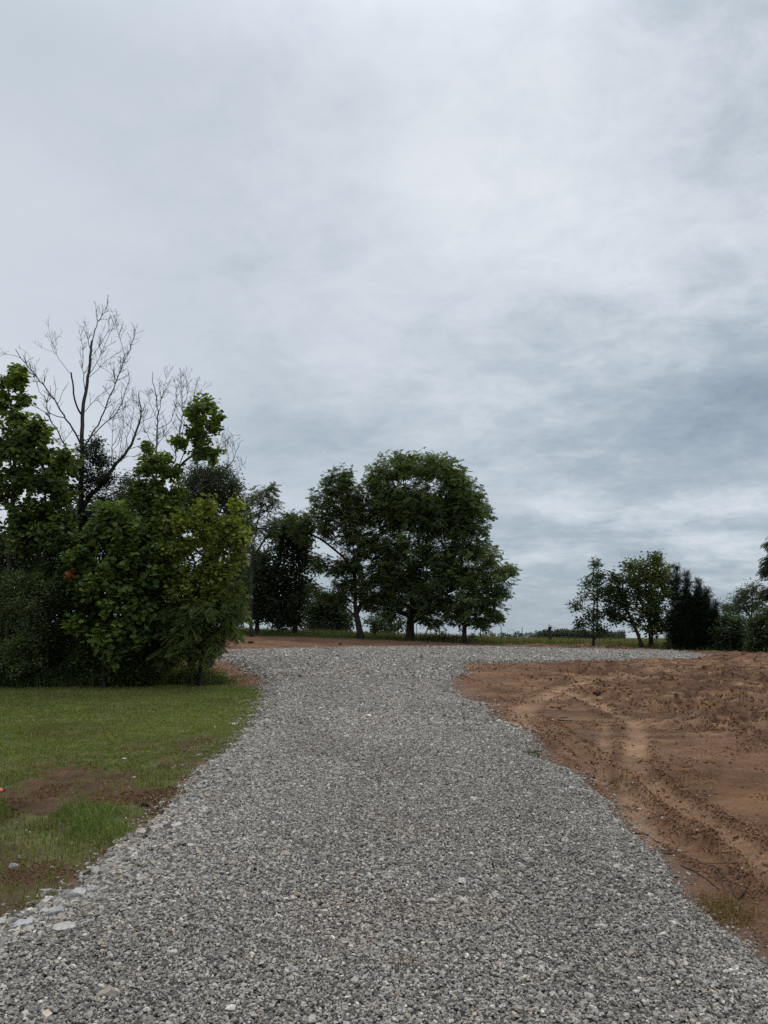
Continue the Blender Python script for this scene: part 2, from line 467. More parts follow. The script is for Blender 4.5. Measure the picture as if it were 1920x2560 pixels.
# ------------------------------------------------------------------ stones and clods
def rot_rand(n, tilt):
    yaw = rng.uniform(0, 2 * math.pi, n); ta = rng.normal(0, tilt, n); tb = rng.normal(0, tilt, n)
    cy, sy, ca, sa, cb, sb = np.cos(yaw), np.sin(yaw), np.cos(ta), np.sin(ta), np.cos(tb), np.sin(tb)
    Z = np.zeros(n); O = np.ones(n)
    Rz = np.stack([cy, -sy, Z, sy, cy, Z, Z, Z, O], 1).reshape(n, 3, 3)
    Rx = np.stack([O, Z, Z, Z, ca, -sa, Z, sa, ca], 1).reshape(n, 3, 3)
    Ry = np.stack([cb, Z, sb, Z, O, Z, -sb, Z, cb], 1).reshape(n, 3, 3)
    return Rz @ Rx @ Ry

BOXQ = np.array([[0, 3, 2, 1], [4, 5, 6, 7], [0, 1, 5, 4], [1, 2, 6, 5], [2, 3, 7, 6], [3, 0, 4, 7]])
BOXV = np.array([[-1, -1, -1], [1, -1, -1], [1, 1, -1], [-1, 1, -1], [-1, -1, 1], [1, -1, 1], [1, 1, 1], [-1, 1, 1]]) * .5
def shard_templates(k, jit):
    out = []
    for _ in range(k):
        v = BOXV * rng.uniform(1 - jit, 1.1, (8, 1)) + rng.normal(0, .09, (8, 3))
        v[4:, :2] *= rng.uniform(.45, .95)
        v[4:, :2] += rng.normal(0, .12, 2)
        out.append(v)
    return np.array(out)
SH = shard_templates(48, .4)

def shards(pos, L, tilt, flat=(.72, .48)):
    n = len(pos)
    t = SH[rng.integers(0, len(SH), n)]
    s = np.stack([L, L * flat[0] * rng.uniform(.75, 1.25, n), L * flat[1] * rng.uniform(.7, 1.3, n)], 1)
    v = np.einsum('nij,nkj->nki', rot_rand(n, tilt), t * s[:, None, :]) + pos[:, None, :]
    q = (np.arange(n)[:, None, None] * 8 + BOXQ[None]).reshape(-1, 4)
    return v.reshape(-1, 3), q

def scatter(y0, y1, dens, half=.60, pad=.6, x0=None, x1=None):
    """uniform points per square metre inside the camera's wedge of ground"""
    w = half * y1 + pad
    n = int((y1 - y0) * 2 * w * dens)
    x = rng.uniform(-w, w, n); y = rng.uniform(y0, y1, n)
    k = np.abs(x) < half * y + pad
    if x0 is not None: k &= (x > x0)
    if x1 is not None: k &= (x < x1)
    return x[k], y[k]

def stone_cols(n):
    g = rng.choice([.13, .18, .235, .29, .35, .46], n, p=[.13, .23, .28, .21, .11, .04]) * rng.uniform(.85, 1.15, n)
    c = np.stack([g * 1.07, g * .975, g * .855], 1)
    k = rng.random(n)
    c[k < .10] *= np.array([1.08, .98, .86])
    c[k > .93] *= np.array([.96, 1.0, 1.06])
    return c

def gravel():
    VV, QQ, CC, off = [], [], [], 0
    for y0, y1, dens, L in ((2.6, 4.6, 11500, .0122), (4.6, 8, 8200, .0142), (8, 13, 4300, .0185), (13, 24, 1500, .030), (24, 50, 380, .052)):
        x, y = scatter(y0, y1, dens, .62, .8)
        if y0 > 20:
            k = np.abs(x) < 28; x, y = x[k], y[k]
        gs = gravel_sd(x, y)
        p = np.where(gs > 0, 1, .4 * np.exp(gs / (.03 + .006 * y)))
        p = np.where((gs <= 0) & (gs > -1.2) & (y < 13), np.maximum(p, .004), p)
        k = rng.random(len(x)) < p
        x, y, gs = x[k], y[k], gs[k]
        Ls = L * np.exp(rng.normal(0, .36, len(x)))
        edge = np.exp(-np.abs(gs - .12) / .22) * (y < 14) * (x < 0)
        Ls *= 1 + edge * rng.choice([0, .5, 1.1], len(x), p=[.55, .33, .12])
        coarse = np.clip(1.15 - gs / 1.1, 0, 1) * (y < 6.5) * (x < -.3)
        Ls *= 1 + coarse * rng.choice([0, .35, .8, 1.4], len(x), p=[.6, .25, .11, .04])
        big = rng.random(len(x)) < .004
        Ls = np.where(big, Ls * 1.9, Ls)
        z = Hfull(x, y) + Ls * .16 + rng.uniform(-.008, .014, len(x))
        v, q = shards(np.stack([x, y, z], 1), Ls * 1.08, .30, (.70, .38))
        c = stone_cols(len(x))
        c = c * 1.08 * (.86 + .28 * fbm(x * .7, y * .3, 137))[:, None]
        # reddish soil worked into the stone in places, paler freshly spread edges
        t = (sstep(.60, .74, fbm(x * .9, y * .9, 131)) * .22)[:, None]
        c = c * (1 - t) + c * np.array([1.05, .86, .74]) * t
        wet = (sstep(.62, .70, fbm(x * .8 + 9, y * .45, 133)) * .10)[:, None]
        c = c * (1 - wet)
        VV.append(v); QQ.append(q + off); CC.append(np.repeat(c, 8, 0)); off += len(v)
    o = mk('gravel', np.vstack(VV), [np.vstack(QQ)], M_stone, None, col=np.vstack(CC))
    tag(o, kind='stuff', label='loose grey crushed limestone spread over the driveway', cat='gravel')
gravel()

def clods():
    VV, QQ, CC, off = [], [], [], 0
    for y0, y1, dens, L in ((3, 6, 9000, .0095), (6, 9, 5200, .013), (9, 16, 1500, .017), (16, 32, 260, .032), (32, 58, 32, .06)):
        x, y = scatter(y0, y1, dens, .62, 1)
        z, ing, lawn, b, rm, pale, gs = Hfull(x, y, True)
        _, _, ctl = tracks(x, y)
        far = y > far_y(x) - .5
        cl = sstep(.42, .66, fbm(x * 2.6, y * 1.8, 161)); p = np.where(lawn, b * .8 * cl, np.clip(rm * (.10 + 1.1 * cl) + ctl * .9, 0, 1) * (1 - .8 * np.clip(pale, 0, 1)))
        p = np.where(ing | far, 0, p)
        k = rng.random(len(x)) < p
        x, y, z = x[k], y[k], z[k]
        Ls = L * np.minimum(np.exp(rng.normal(0, .55, len(x))), 2.3)
        v, q = shards(np.stack([x, y, z + Ls * .05], 1), Ls, .5, (.8, .55))
        base = np.where(rng.random((len(x), 1)) < .5, np.array([[.205, .108, .058]]), np.array([[.14, .073, .040]])) * rng.uniform(.75, 1.3, (len(x), 1)) * np.where(lawn[k], .62, 1)[:, None]
        VV.append(v); QQ.append(q + off); CC.append(np.repeat(base, 8, 0)); off += len(v)
    o = mk('clods', np.vstack(VV), [np.vstack(QQ)], M_clod, None, col=np.vstack(CC), smooth=False)
    tag(o, kind='stuff', label='crumbled red brown soil clods on the bare ground', cat='soil')
clods()

def rock(px, py, w, label, c=(.36, .355, .35), h=.6, sink=.15, name='rock', mat=None, cat='rock', group=None):
    """an irregular fractured stone, its size given by its width in the photo"""
    p = ground(px, py); d = p[1]; W = w / F * d * 1.02
    bm = []
    import bmesh
    b = bmesh.new(); bmesh.ops.create_icosphere(b, subdivisions=3, radius=.5)
    V = np.array([v.co[:] for v in b.verts]); Fc = np.array([[v.index for v in f.verts] for f in b.faces]); b.free()
    # cut by random planes: gives flat facets
    for _ in range(16):
        nrm = rng.normal(size=3); nrm /= np.linalg.norm(nrm); o = rng.uniform(.24, .42)
        dd = V @ nrm - o
        V = V - np.where(dd > 0, dd, 0)[:, None] * nrm
    V += rng.normal(0, .008, V.shape)
    V *= np.array([W, W * rng.uniform(.65, .95), W * h])
    a = rng.uniform(-.5, .5); ca, sa = math.cos(a), math.sin(a)
    V[:, :2] = V[:, :2] @ np.array([[ca, -sa], [sa, ca]])
    z = float(Hfull(np.array([p[0]]), np.array([p[1]]))[0])
    loc = np.array([p[0], p[1], z + W * h * (.42 - sink)])
    cc = np.array(c) * rng.uniform(.85, 1.15, (len(V), 1))
    o = mk(name, V, [Fc], mat or M_stone, None, col=cc)
    o.location = loc
    return tag(o, label, cat, group)

RG = 'larger stones along the gravel'
rock(188, 2262, 62, 'large flat pale boulder half buried at the lower grass edge of the gravel', (0.361, 0.349, 0.328), .55, group=RG)
rock(222, 2254, 34, 'pale rounded stone touching the large flat boulder by the grass', (0.378, 0.365, 0.335), .6, group=RG)
rock(135, 2325, 44, 'squarish upright grey stone in the coarse gravel nearest the lower lawn', (.36, .36, .35), .8, group=RG)
rock(158, 2372, 58, 'long pale slab lying in the coarse gravel at the bottom corner', (0.378, 0.357, 0.328), .42, group=RG)
rock(60, 2340, 50, 'low grey slab at the corner where the gravel leaves the picture', (.38, .38, .38), .5, group=RG)
rock(437, 2024, 20, 'grey stone at the head of the rock row by the bare soil', (.34, .34, .34), .8, group=RG)
rock(462, 2016, 26, 'biggest pale stone of the rock row beside the bare soil', (0.361, 0.349, 0.320), .75, group=RG)
rock(482, 2010, 20, 'darker stone at the upper end of the rock row beside the bare soil', (.27, .27, .27), .7, group=RG)
rock(397, 2076, 26, 'pale stone of the lower rock pair under the bare soil', (0.361, 0.349, 0.320), .75, group=RG)
rock(412, 2068, 22, 'grey stone leaning on the lower rock pair under the bare soil', (.33, .33, .33), .75, group=RG)
rock(350, 2108, 22, 'single pale stone at the gravel edge under the bright grass tuft', (0.370, 0.357, 0.328), .7, group=RG)
rock(515, 1968, 24, 'stone at the gravel edge above the rock row', (.36, .36, .355), .7, group=RG)
rock(30, 2178, 28, 'pale grey stone lying alone in the thin grass by the picture edge', (0.361, 0.349, 0.343), .6, group=RG)
rock(268, 2540, 60, 'tan brown block of stone at the very bottom of the gravel', (.29, .25, .20), .5, .22, group=RG)
rock(744, 2278, 24, 'small tan stone alone in the middle of the driveway', (.36, .29, .20), .6, .1, group=RG)
rock(1430, 1990, 17, 'white stone near the right verge of the driveway', (0.413, 0.398, 0.374), .8, group=RG)
rock(1254, 1972, 14, 'dark stone alone toward the right side of the driveway', (.10, .10, .115), .7, group=RG)
rock(731, 2480, 30, 'pale triangular stone on the driveway close to the bottom', (0.370, 0.349, 0.320), .6, group=RG)
rock(1867, 2376, 22, 'pale stone at the lower right verge of the driveway', (0.396, 0.382, 0.351), .7, group=RG)
rock(309, 1902, 13, 'white chip on the lawn beyond the long bare patch', (.5, .49, .48), .7, group=RG)
rock(335, 1948, 15, 'flat white chip lying on the long bare patch', (0.396, 0.365, 0.328), .4, group=RG)
rock(1492, 1740, 26, 'dark clod of soil sitting alone by the tracks', (.06, .034, .024), .85, .1, 'soil_clod', M_clod, 'clod')
rock(546, 1714, 17, 'dark heap of soil on the lawn beside the brush', (.03, .025, .02), .6, .1, 'soil_clod', M_clod, 'clod')
rock(628, 1608, 20, 'dark flat lump on the red soil beyond the gravel', (.03, .02, .016), .4, .1, 'soil_clod', M_clod, 'clod')
rock(850, 1612, 12, 'rust red clod at the far edge of the gravel', (.12, .045, .025), .8, .1, 'soil_clod', M_clod, 'clod')
rock(362, 2018, 30, 'dark turned sod at the end of the long bare patch', (.045, .028, .02), .6, .2, 'soil_clod', M_clod, 'clod')
rock(30, 2020, 34, 'dark turned sod at the picture edge of the long bare patch', (.05, .03, .02), .5, .2, 'soil_clod', M_clod, 'clod')

# ------------------------------------------------------------------ grass
def blades(x, y, z, L, W, col, lean=.55):
    n = len(x)
    az = rng.uniform(0, 2 * math.pi, n); ln = np.abs(rng.normal(0, lean, n)) + .12
    dx, dy = np.cos(az), np.sin(az)
    wa = az + math.pi / 2 + rng.normal(0, .5, n)
    wx, wy = np.cos(wa) * W * .5, np.sin(wa) * W * .5
    b = np.stack([x, y, z - .01], 1)
    mid = b + np.stack([dx * ln * L * .30, dy * ln * L * .30, L * .60 * np.cos(ln * .6)], 1)
    tip = b + np.stack([dx * ln * L * .85, dy * ln * L * .85, L * np.cos(np.clip(ln, 0, 1.35))], 1)
    w = np.stack([wx, wy, np.zeros(n)], 1)
    v = np.stack([b - w, b + w, mid + w * .8, mid - w * .8, tip], 1).reshape(-1, 3)
    i = np.arange(n)[:, None] * 5
    q = i + np.array([[0, 1, 2, 3]]); t = i + np.array([[3, 2, 4]])
    return v, q, t, np.repeat(col, 5, 0)

class Bag:
    def __init__(s): s.v, s.q, s.t, s.c, s.o = [], [], [], [], 0
    def add(s, v, q, t, c):
        s.v.append(v); s.q.append(q + s.o); s.t.append(t + s.o); s.c.append(c); s.o += len(v)
    def build(s, name, mat, parent=None, origin=None):
        return mk(name, np.vstack(s.v), [np.vstack(s.q), np.vstack(s.t)], mat, parent, col=np.vstack(s.c), origin=origin)

def gcols(n, straw=.15, base=(.128, .165, .030)):
    c = np.array(base)[None] * rng.uniform(.6, 1.45, (n, 1)) * np.stack([rng.uniform(.85, 1.25, n), np.ones(n), rng.uniform(.7, 1.3, n)], 1)
    k = rng.random(n) < straw
    c[k] = np.array([.19, .15, .075]) * rng.uniform(.6, 1.2, (k.sum(), 1))
    return c

def lawn_grass():
    B = Bag()
    tuft = G([(140, 2055), (170, 2025), (260, 2020), (335, 2045), (345, 2085), (300, 2110), (200, 2105), (150, 2095)])
    tuft2 = G([(-60, 2010), (15, 2018), (25, 2050), (0, 2070), (-60, 2075)])
    for y0, y1, dens, L, W in ((3, 6, 2600, .080, .0055), (6, 9, 2900, .070, .0062), (9, 14, 2000, .055, .008), (14, 24, 1000, .055, .013)):
        x, y = scatter(y0, y1, dens, .60, .5, -15, 0)
        z, ing, lawn, b, rm, pale, gs = Hfull(x, y, True)
        ls = lawn_sd(x, y)
        clump = fbm(x * 4.2, y * 4.2, 141)
        p = (1 - b) * (.35 + .9 * sstep(.3, .6, clump)) * (.6 + .4 * sstep(5.5, 10, y)) + .07
        p *= np.where(gs > -.25, .6, 1)
        in1 = sd(x, y, tuft); in2 = sd(x, y, tuft2); it = np.maximum(in1, in2)
        p = np.where(it > -.2, np.maximum(p, sstep(-.2, .25, it + .5 * (clump - .5)) * 1.0), p)
        k = lawn & (rng.random(len(x)) < p)
        x, y, z, it, clump, b = x[k], y[k], z[k], it[k], clump[k], b[k]
        ts = sstep(-.15, .3, it + .35 * (clump - .5))
        Ls = L * rng.uniform(.5, 1.35, len(x)) * (1 + rng.random(len(x)) ** 2 * 2.2 * ts) * (.75 + .6 * clump)
        c = gcols(len(x), .12)
        st = (rng.random(len(x)) < .40 * (1 - sstep(7, 11, y)) * (1 - ts))[:, None]
        c = np.where(st, np.array([[.17, .125, .065]]) * rng.uniform(.6, 1.2, (len(x), 1)), c)
        c = c * (1 - ts[:, None] * .8) + np.array([.11, .16, .036]) * rng.uniform(.6, 1.3, (len(x), 1)) * ts[:, None] * .8
        big = (.65 + .7 * fbm(x * .55, y * .55, 145, 3))[:, None]
        yl = (sstep(.45, .65, fbm(x * .8, y * .8, 147)) * .5)[:, None]; c = c * (1 - yl) + np.array([.17, .165, .05]) * rng.uniform(.6, 1.2, (len(x), 1)) * yl
        B.add(*blades(x, y, z, Ls, np.full(len(x), W) * rng.uniform(.7, 1.3, len(x)), c * big, .7))
    tag(B.build('grass', M_grass), kind='stuff', label='short mown green lawn grass with dry blades', cat='grass')
lawn_grass()

def meadow_grass():
    B = Bag()
    for y0, y1, dens, L, W in ((40, 66, 55, .42, .03), (66, 80, 42, .62, .035), (80, 130, 9, .6, .07), (130, 260, 1.6, .6, .16)):
        x, y = scatter(y0, y1, dens, .56, 3)
        fy = far_y(x)
        near = (y - fy)
        p = np.where(near > 0, .35 + .65 * sstep(.4, 4, near), 0)
        k = rng.random(len(x)) < p
        x, y, near = x[k], y[k], near[k]
        z = T(x, y) if y0 > 70 else np.where(y < 73, Hfull(x, y), T(x, y))
        hgt = L * rng.uniform(.4, 1.25, len(x)) * (.35 + .65 * sstep(.2, 3.5, near)) * (.6 + .8 * fbm(x * .5, y * .5, 151))
        dry = np.clip(sstep(-4, 12, x) * .6 + .15, 0, 1)
        k2 = (rng.random(len(x)) < dry * (.4 + .6 * sstep(2, 6, near)))[:, None]
        c = np.where(k2, np.array([[.19, .17, .065]]), np.array([[.07, .09, .026]])) * rng.uniform(.65, 1.3, (len(x), 1))
        B.add(*blades(x, y, z - .02, hgt, np.full(len(x), W), c, .35))
    tag(B.build('tall_grass', M_grass), kind='stuff', label='tall unmown yellow green grass along the fence and field', cat='grass')
meadow_grass()

# ------------------------------------------------------------------ tubes, skeletons, leaves
def tube(pts, rad, sides):
    pts = np.asarray(pts, float); rad = np.asarray(rad, float)
    n = len(pts)
    t = np.gradient(pts, axis=0); t /= np.linalg.norm(t, axis=1)[:, None] + 1e-9
    ref = np.array([1., 0, 0]) if abs(t[0, 0]) < .8 else np.array([0, 1., 0])
    u = np.cross(t[0], ref); u /= np.linalg.norm(u)
    V = []
    an = np.linspace(0, 2 * math.pi, sides + 1)[:-1]
    for i in range(n):
        u = u - (u @ t[i]) * t[i]; u /= np.linalg.norm(u) + 1e-9
        w = np.cross(t[i], u)
        V.append(pts[i] + rad[i] * (np.cos(an)[:, None] * u + np.sin(an)[:, None] * w))
    V = np.vstack(V)
    idx = np.arange(n * sides).reshape(n, sides)
    a, b = idx[:-1], idx[1:]
    q = np.stack([a, np.roll(a, -1, 1), np.roll(b, -1, 1), b], -1).reshape(-1, 4)
    # close both ends with triangles fanned to a centre point
    c0, c1 = len(V), len(V) + 1
    V = np.vstack([V, pts[0], pts[-1]])
    s = np.arange(sides); s2 = np.roll(s, -1)
    tr = np.vstack([np.stack([s2, s, np.full(sides, c0)], 1), np.stack([idx[-1][s], idx[-1][s2], np.full(sides, c1)], 1)])
    return V, q, tr

class Tubes:
    def __init__(s): s.v, s.q, s.t, s.o = [], [], [], 0
    def add(s, pts, rad, sides=None):
        if len(pts) < 2: return
        m = max(rad)
        k = sides or (10 if m > .12 else 7 if m > .05 else 5 if m > .018 else 3)
        v, q, t = tube(pts, rad, k)
        s.v.append(v); s.q.append(q + s.o); s.t.append(t + s.o); s.o += len(v)
    def build(s, name, mat, parent=None, origin=None):
        return mk(name, np.vstack(s.v), [np.vstack(s.q), np.vstack(s.t)], mat, parent, smooth=True, origin=origin)

def resample(P, step):
    P = np.asarray(P, float)
    for _ in range(2):
        if len(P) > 2:
            Q = [P[0]]
            for a, b in zip(P[:-1], P[1:]):
                Q += [a * .75 + b * .25, a * .25 + b * .75]
            P = np.array(Q + [P[-1]])
    d = np.concatenate([[0], np.cumsum(np.linalg.norm(np.diff(P, axis=0), axis=1))])
    n = max(2, int(d[-1] / step) + 1)
    s = np.linspace(0, d[-1], n)
    return np.stack([np.interp(s, d, P[:, i]) for i in range(3)], 1)

class Skel:
    def __init__(s): s.p, s.par, s.trunk = [], [], []
    def add(s, p, par, tr=0):
        s.p.append(np.asarray(p, float)); s.par.append(par); s.trunk.append(tr); return len(s.p) - 1
    def path(s, pts, par, tr=0):
        for q in pts: par = s.add(q, par, tr)
        return par
    def arr(s): return np.array(s.p)

def grow(trunks, puffs, cd, step, rr):
    """skeleton from trunk paths to each puff's centre and on to the twig ends"""
    S = Skel(); tips = []; tipdir = []
    for k, P in enumerate(trunks):
        Q = resample(P, step)
        if k == 0: S.path(Q, -1, 1)
        else:
            i = int(np.argmin(np.linalg.norm(S.arr() - Q[0], axis=1)))
            S.path(Q[1:], i, 1)
    base = S.p[0]; 
    order = sorted(range(len(puffs)), key=lambda i: np.linalg.norm(puffs[i][0] - base))
    for oi in order:
        c, rad, tone = puffs[oi]
        A = S.arr()
        cost = np.linalg.norm(A - c, axis=1) + .9 * np.clip(A[:, 2] - c[2], 0, None) + .12 * np.linalg.norm(A - base, axis=1)
        cost[: 2] += 5
        i = int(np.argmin(cost)); a = A[i]
        L = np.linalg.norm(c - a); n = max(2, int(L / step))
        ctl = (a + c) / 2 + np.array([0, 0, .16 * L]) + rr.normal(0, .07 * L, 3)
        tt = np.linspace(0, 1, n + 1)[1:]
        pts = [(1 - t) ** 2 * a + 2 * t * (1 - t) * ctl + t * t * c for t in tt]
        S.path(pts, i)
        m = max(4, int(cd * rad[0] * rad[2]))
        d = rr.normal(size=(m, 3)); d /= np.linalg.norm(d, axis=1)[:, None]
        q = c + d * (rr.random((m, 1)) ** .42) * rad * (1 + .5 * rr.random((m, 1)) * (rr.random((m, 1)) < .2))
        q = q[np.argsort(np.linalg.norm(q - c, axis=1))]
        for e, dd in zip(q, q - c):
            A = S.arr(); k0 = max(0, len(A) - 260)
            i = k0 + int(np.argmin(np.linalg.norm(A[k0:] - e, axis=1)))
            L = np.linalg.norm(e - A[i])
            nn = max(1, min(4, int(L / (step * .7))))
            par = i
            for s_ in range(1, nn + 1):
                f = s_ / nn
                w = A[i] * (1 - f) + e * f + rr.normal(0, .05 * L, 3) * (f < 1) + np.array([0, 0, .10 * L * f * (1 - f) * 4])
                par = S.add(w, par)
            tips.append(par); tipdir.append((dd / (np.linalg.norm(rad) * .577 + 1e-6), tone))
    return S, tips, tipdir

def skel_tubes(S, r_root, rmin, power=.47):
    n = len(S.p); cnt = np.zeros(n); kids = [[] for _ in range(n)]
    for i, p in enumerate(S.par):
        if p >= 0: kids[p].append(i)
    for i in range(n - 1, -1, -1):
        if not kids[i]: cnt[i] += 1
        if S.par[i] >= 0: cnt[S.par[i]] += cnt[i]
    r = np.maximum(rmin, r_root * (cnt / cnt[0]) ** power)
    P = S.arr()
    trunk, br = Tubes(), Tubes()
    flare = 1 + .55 * np.exp(-(P[:, 2] - P[0, 2]) / (r_root * 1.8))
    starts = [(0, -1)]
    while starts:
        i, par = starts.pop()
        ch = [par, i] if par >= 0 else [i]
        cur = i
        while kids[cur]:
            k = sorted(kids[cur], key=lambda j: (-S.trunk[j], -cnt[j]))
            for o in k[1:]: starts.append((o, cur))
            cur = k[0]; ch.append(cur)
        rad = r[ch].copy()
        if par >= 0: rad[0] = min(rad[0], rad[1] * 1.15)
        if par < 0: rad = rad * flare[ch]
        rad[-1] *= .5
        (trunk if S.trunk[i] and rad.max() > .25 * r_root else br).add(P[ch], rad)
    return trunk, br

# leaf shapes, x along the leaf, z its upper side
def lf_simple(w=.28, droop=.12):
    return np.array([[0, 0, 0], [.45, w, .06], [1, 0, -droop], [.45, -w, .06]]), [], [[0, 1, 2], [0, 2, 3]]
def lf_lobed():
    h = np.array([[0, 0], [-.06, .30], [.22, .27], [.30, .56], [.52, .30], [.74, .34], [1, 0]])
    V = [[x, y, .16 * abs(y) - .18 * x * x] for x, y in h] + [[x, -y, .16 * abs(y) - .18 * x * x] for x, y in h[1:-1]]
    return np.array(V), [], [list(range(7)), [0, 6, 11, 10, 9, 8, 7]]
def lf_compound(pairs=5, droop=.35, ll=.34, lw=.10):
    V, Q = [], []
    def leaflet(p, d, L):
        d = d / np.linalg.norm(d); s = np.cross([0, 0, 1.], d); s /= np.linalg.norm(s) + 1e-9
        b = len(V); 
        V.extend([p, p + d * L * .45 + s * lw, p + d * L + np.array([0, 0, -.12 * L]), p + d * L * .45 - s * lw]); Q.append([b, b + 3, b + 2, b + 1])
    for i in range(pairs):
        t = .22 + .72 * i / (pairs - 1)
        p = np.array([t, 0, -droop * t * t])
        k = 1 - .35 * abs(t - .55)
        for sg in (-1, 1):
            leaflet(p, np.array([.62, sg, -.30]), ll * k)
    leaflet(np.array([.97, 0, -droop * .94]), np.array([1, 0, -.5]), ll * .9)
    return np.array(V), Q, []
def lf_spray(k=9):
    """a flat spray of scale foliage"""
    V, Q = [], []
    for i in range(k):
        t = i / (k - 1); sg = -1 if i % 2 else 1
        p = np.array([t * .8, 0, 0]); d = np.array([.8, sg * .55 * (1 - .4 * t), .12 + .1 * t]); d /= np.linalg.norm(d)
        s = np.cross(d, [0, 0, 1.]); s /= np.linalg.norm(s); L = .42 * (1 - .4 * t); b = len(V)
        V.extend([p, p + d * L * .4 + s * .035, p + d * L, p + d * L * .4 - s * .035]); Q.append([b, b + 1, b + 2, b + 3])
    return np.array(V), Q, []
LEAF = {'simple': lf_simple(), 'narrow': lf_simple(.15, .2), 'lobed': lf_lobed(), 'compound': lf_compound(), 'long_compound': lf_compound(6, .5, .30, .075), 'spray': lf_spray()}

def leaves(kind, pos, dirn, up, size, col):
    tv, tq, tp = LEAF[kind]
    d = dirn / (np.linalg.norm(dirn, axis=1)[:, None] + 1e-9)
    z = up - (up * d).sum(1)[:, None] * d; z /= np.linalg.norm(z, axis=1)[:, None] + 1e-9
    y = np.cross(z, d)
    Rm = np.stack([d, y, z], 2)
    v = np.einsum('nij,kj->nki', Rm, tv) * size[:, None, None] + pos[:, None, :]
    n, m = len(pos), len(tv)
    off = (np.arange(n) * m)[:, None, None]
    polys = []
    if len(tq): polys.append((off + np.array(tq)[None]).reshape(-1, 4))
    if len(tp): polys.append((off + np.array(tp)[None]).reshape(-1, len(tp[0])))
    return v.reshape(-1, 3), polys, np.repeat(col, m, 0)

def clothe(kind, P, tips, tipdir, S, per, size, spread, base, young, rr, droop=0., up_tilt=.5, var=.3):
    """leaves round every twig end"""
    T_ = np.array([P[i] for i in tips]); D = np.array([d for d, _ in tipdir]); tone = np.array([t for _, t in tipdir])
    par = np.array([P[S.par[i]] for i in tips])
    n = len(T_)
    ct = rr.random(n)                                                # one tone per twig
    pos, dr, up, sz, co = [], [], [], [], []
    for k in range(per):
        f = rr.random((n, 1))
        if kind in ('compound', 'long_compound', 'spray'):
            f = .75 + .3 * f
        p = par * (1 - f) + T_ * f + rr.normal(0, spread, (n, 3))
        az = rr.uniform(0, 2 * math.pi, n)
        d = np.stack([np.cos(az), np.sin(az), rr.normal(.05, .35, n) - droop], 1) + D * .75
        if kind == 'spray': d = np.stack([np.cos(az) * .45, np.sin(az) * .45, np.full(n, .35)], 1) + D * 1.1
        u = np.stack([rr.normal(0, up_tilt, n), rr.normal(0, up_tilt, n), np.ones(n)], 1) + D * 1.1
        mixv = np.clip(.75 * (ct < .30) + tone + rr.normal(0, .12, n), 0, 1)[:, None]
        c = (np.array(base) * (1 - mixv) + np.array(young) * mixv) * rr.uniform(1 - var, 1 + var, (n, 1))
        pos.append(p); dr.append(d); up.append(u); sz.append(size * rr.uniform(.6, 1.2, n)); co.append(c)
    return leaves(kind, np.vstack(pos), np.vstack(dr), np.vstack(up), np.concatenate(sz), np.vstack(co))

def plant(name, label, cat, Y, trunks, puffs, r_root, leaf, size, per, cd, base, young, group=None, step=None, spread=.06, depth=1.0, seed=1, droop=0.,
          bark=None, rmin=.006, mat=None, sq=.85, ground_base=True, copies=True, var=.3, up_tilt=.8, power=.47, thin=1.0, jit=.08):
    rr = np.random.default_rng(seed)
    if group == BR and Y < 26: Y += 1.5
    k = Y / F
    mc, mp, ms, mr = {'simple': (2.0, 1.7, 1.0, 1.1), 'narrow': (2.0, 1.7, 1.0, 1.1), 'lobed': (2.1, 1.2, .76, 1.15), 'compound': (2.0, 1.3, .68, 1.06), 'long_compound': (1.7, 1.2, .85, 1.08), 'spray': (1.5, 1, .62, 1.0)}[leaf]
    cd, per, size = cd * mc * thin, int(round(per * mp)), size * ms
    step = step or .02 * Y * .55
    W = []
    for j, tr in enumerate(trunks):
        pts = []
        for i, q in enumerate(tr):
            dy = q[2] if len(q) > 2 else 0
            p = at(q[0], q[1], Y + dy)
            if j == 0 and i == 0 and ground_base:
                p[2] = float(T(p[0], p[1])) - .12
            pts.append(p)
        W.append(np.array(pts))
    xs = np.array([p[0] for p in puffs]); cxp = (xs.min() + xs.max()) / 2; Rc = max(1, (xs.max() - xs.min()) / 2 + 20) * k
    PF = []
    for p in puffs:
        px, py, r = p[0], p[1], p[2]; tone = p[3] if len(p) > 3 else 0
        rm = r * k * mr; dx = (px - cxp) * k
        dmax = depth * math.sqrt(max(0, Rc * Rc - dx * dx)) * .8
        ds = [rr.uniform(-.35, .35) * dmax]
        if copies and dmax > 1.0 * rm:
            ds = [-dmax * rr.uniform(.5, .95), dmax * rr.uniform(.4, .95)]
            if dmax > 2.4 * rm: ds.append(rr.uniform(-.25, .25) * dmax)
        for d in ds:
            PF.append((at(px + rr.normal(0, r * jit), py + rr.normal(0, r * jit), Y + d), np.array([rm, rm, rm * sq]) * rr.uniform(.92 - jit, 1.1), tone))
    S, tips, td = grow(W, PF, cd, step, rr)
    tk, br = skel_tubes(S, r_root, rmin, power)
    o = empty(name, S.p[0]); tag(o, label, cat, group)
    mb = bark or M_bark
    if tk.v: tk.build('trunk', mb, o, S.p[0])
    if br.v: br.build('branches', mb, o, S.p[0])
    v, polys, c = clothe(leaf, S.p, tips, td, S, per, size, spread, base, young, rr, droop, up_tilt, var)
    mk('crown', v, polys, mat or M_leaf, o, col=c, origin=S.p[0])
    return o

BR = 'trees and shrubs of the roadside thicket'
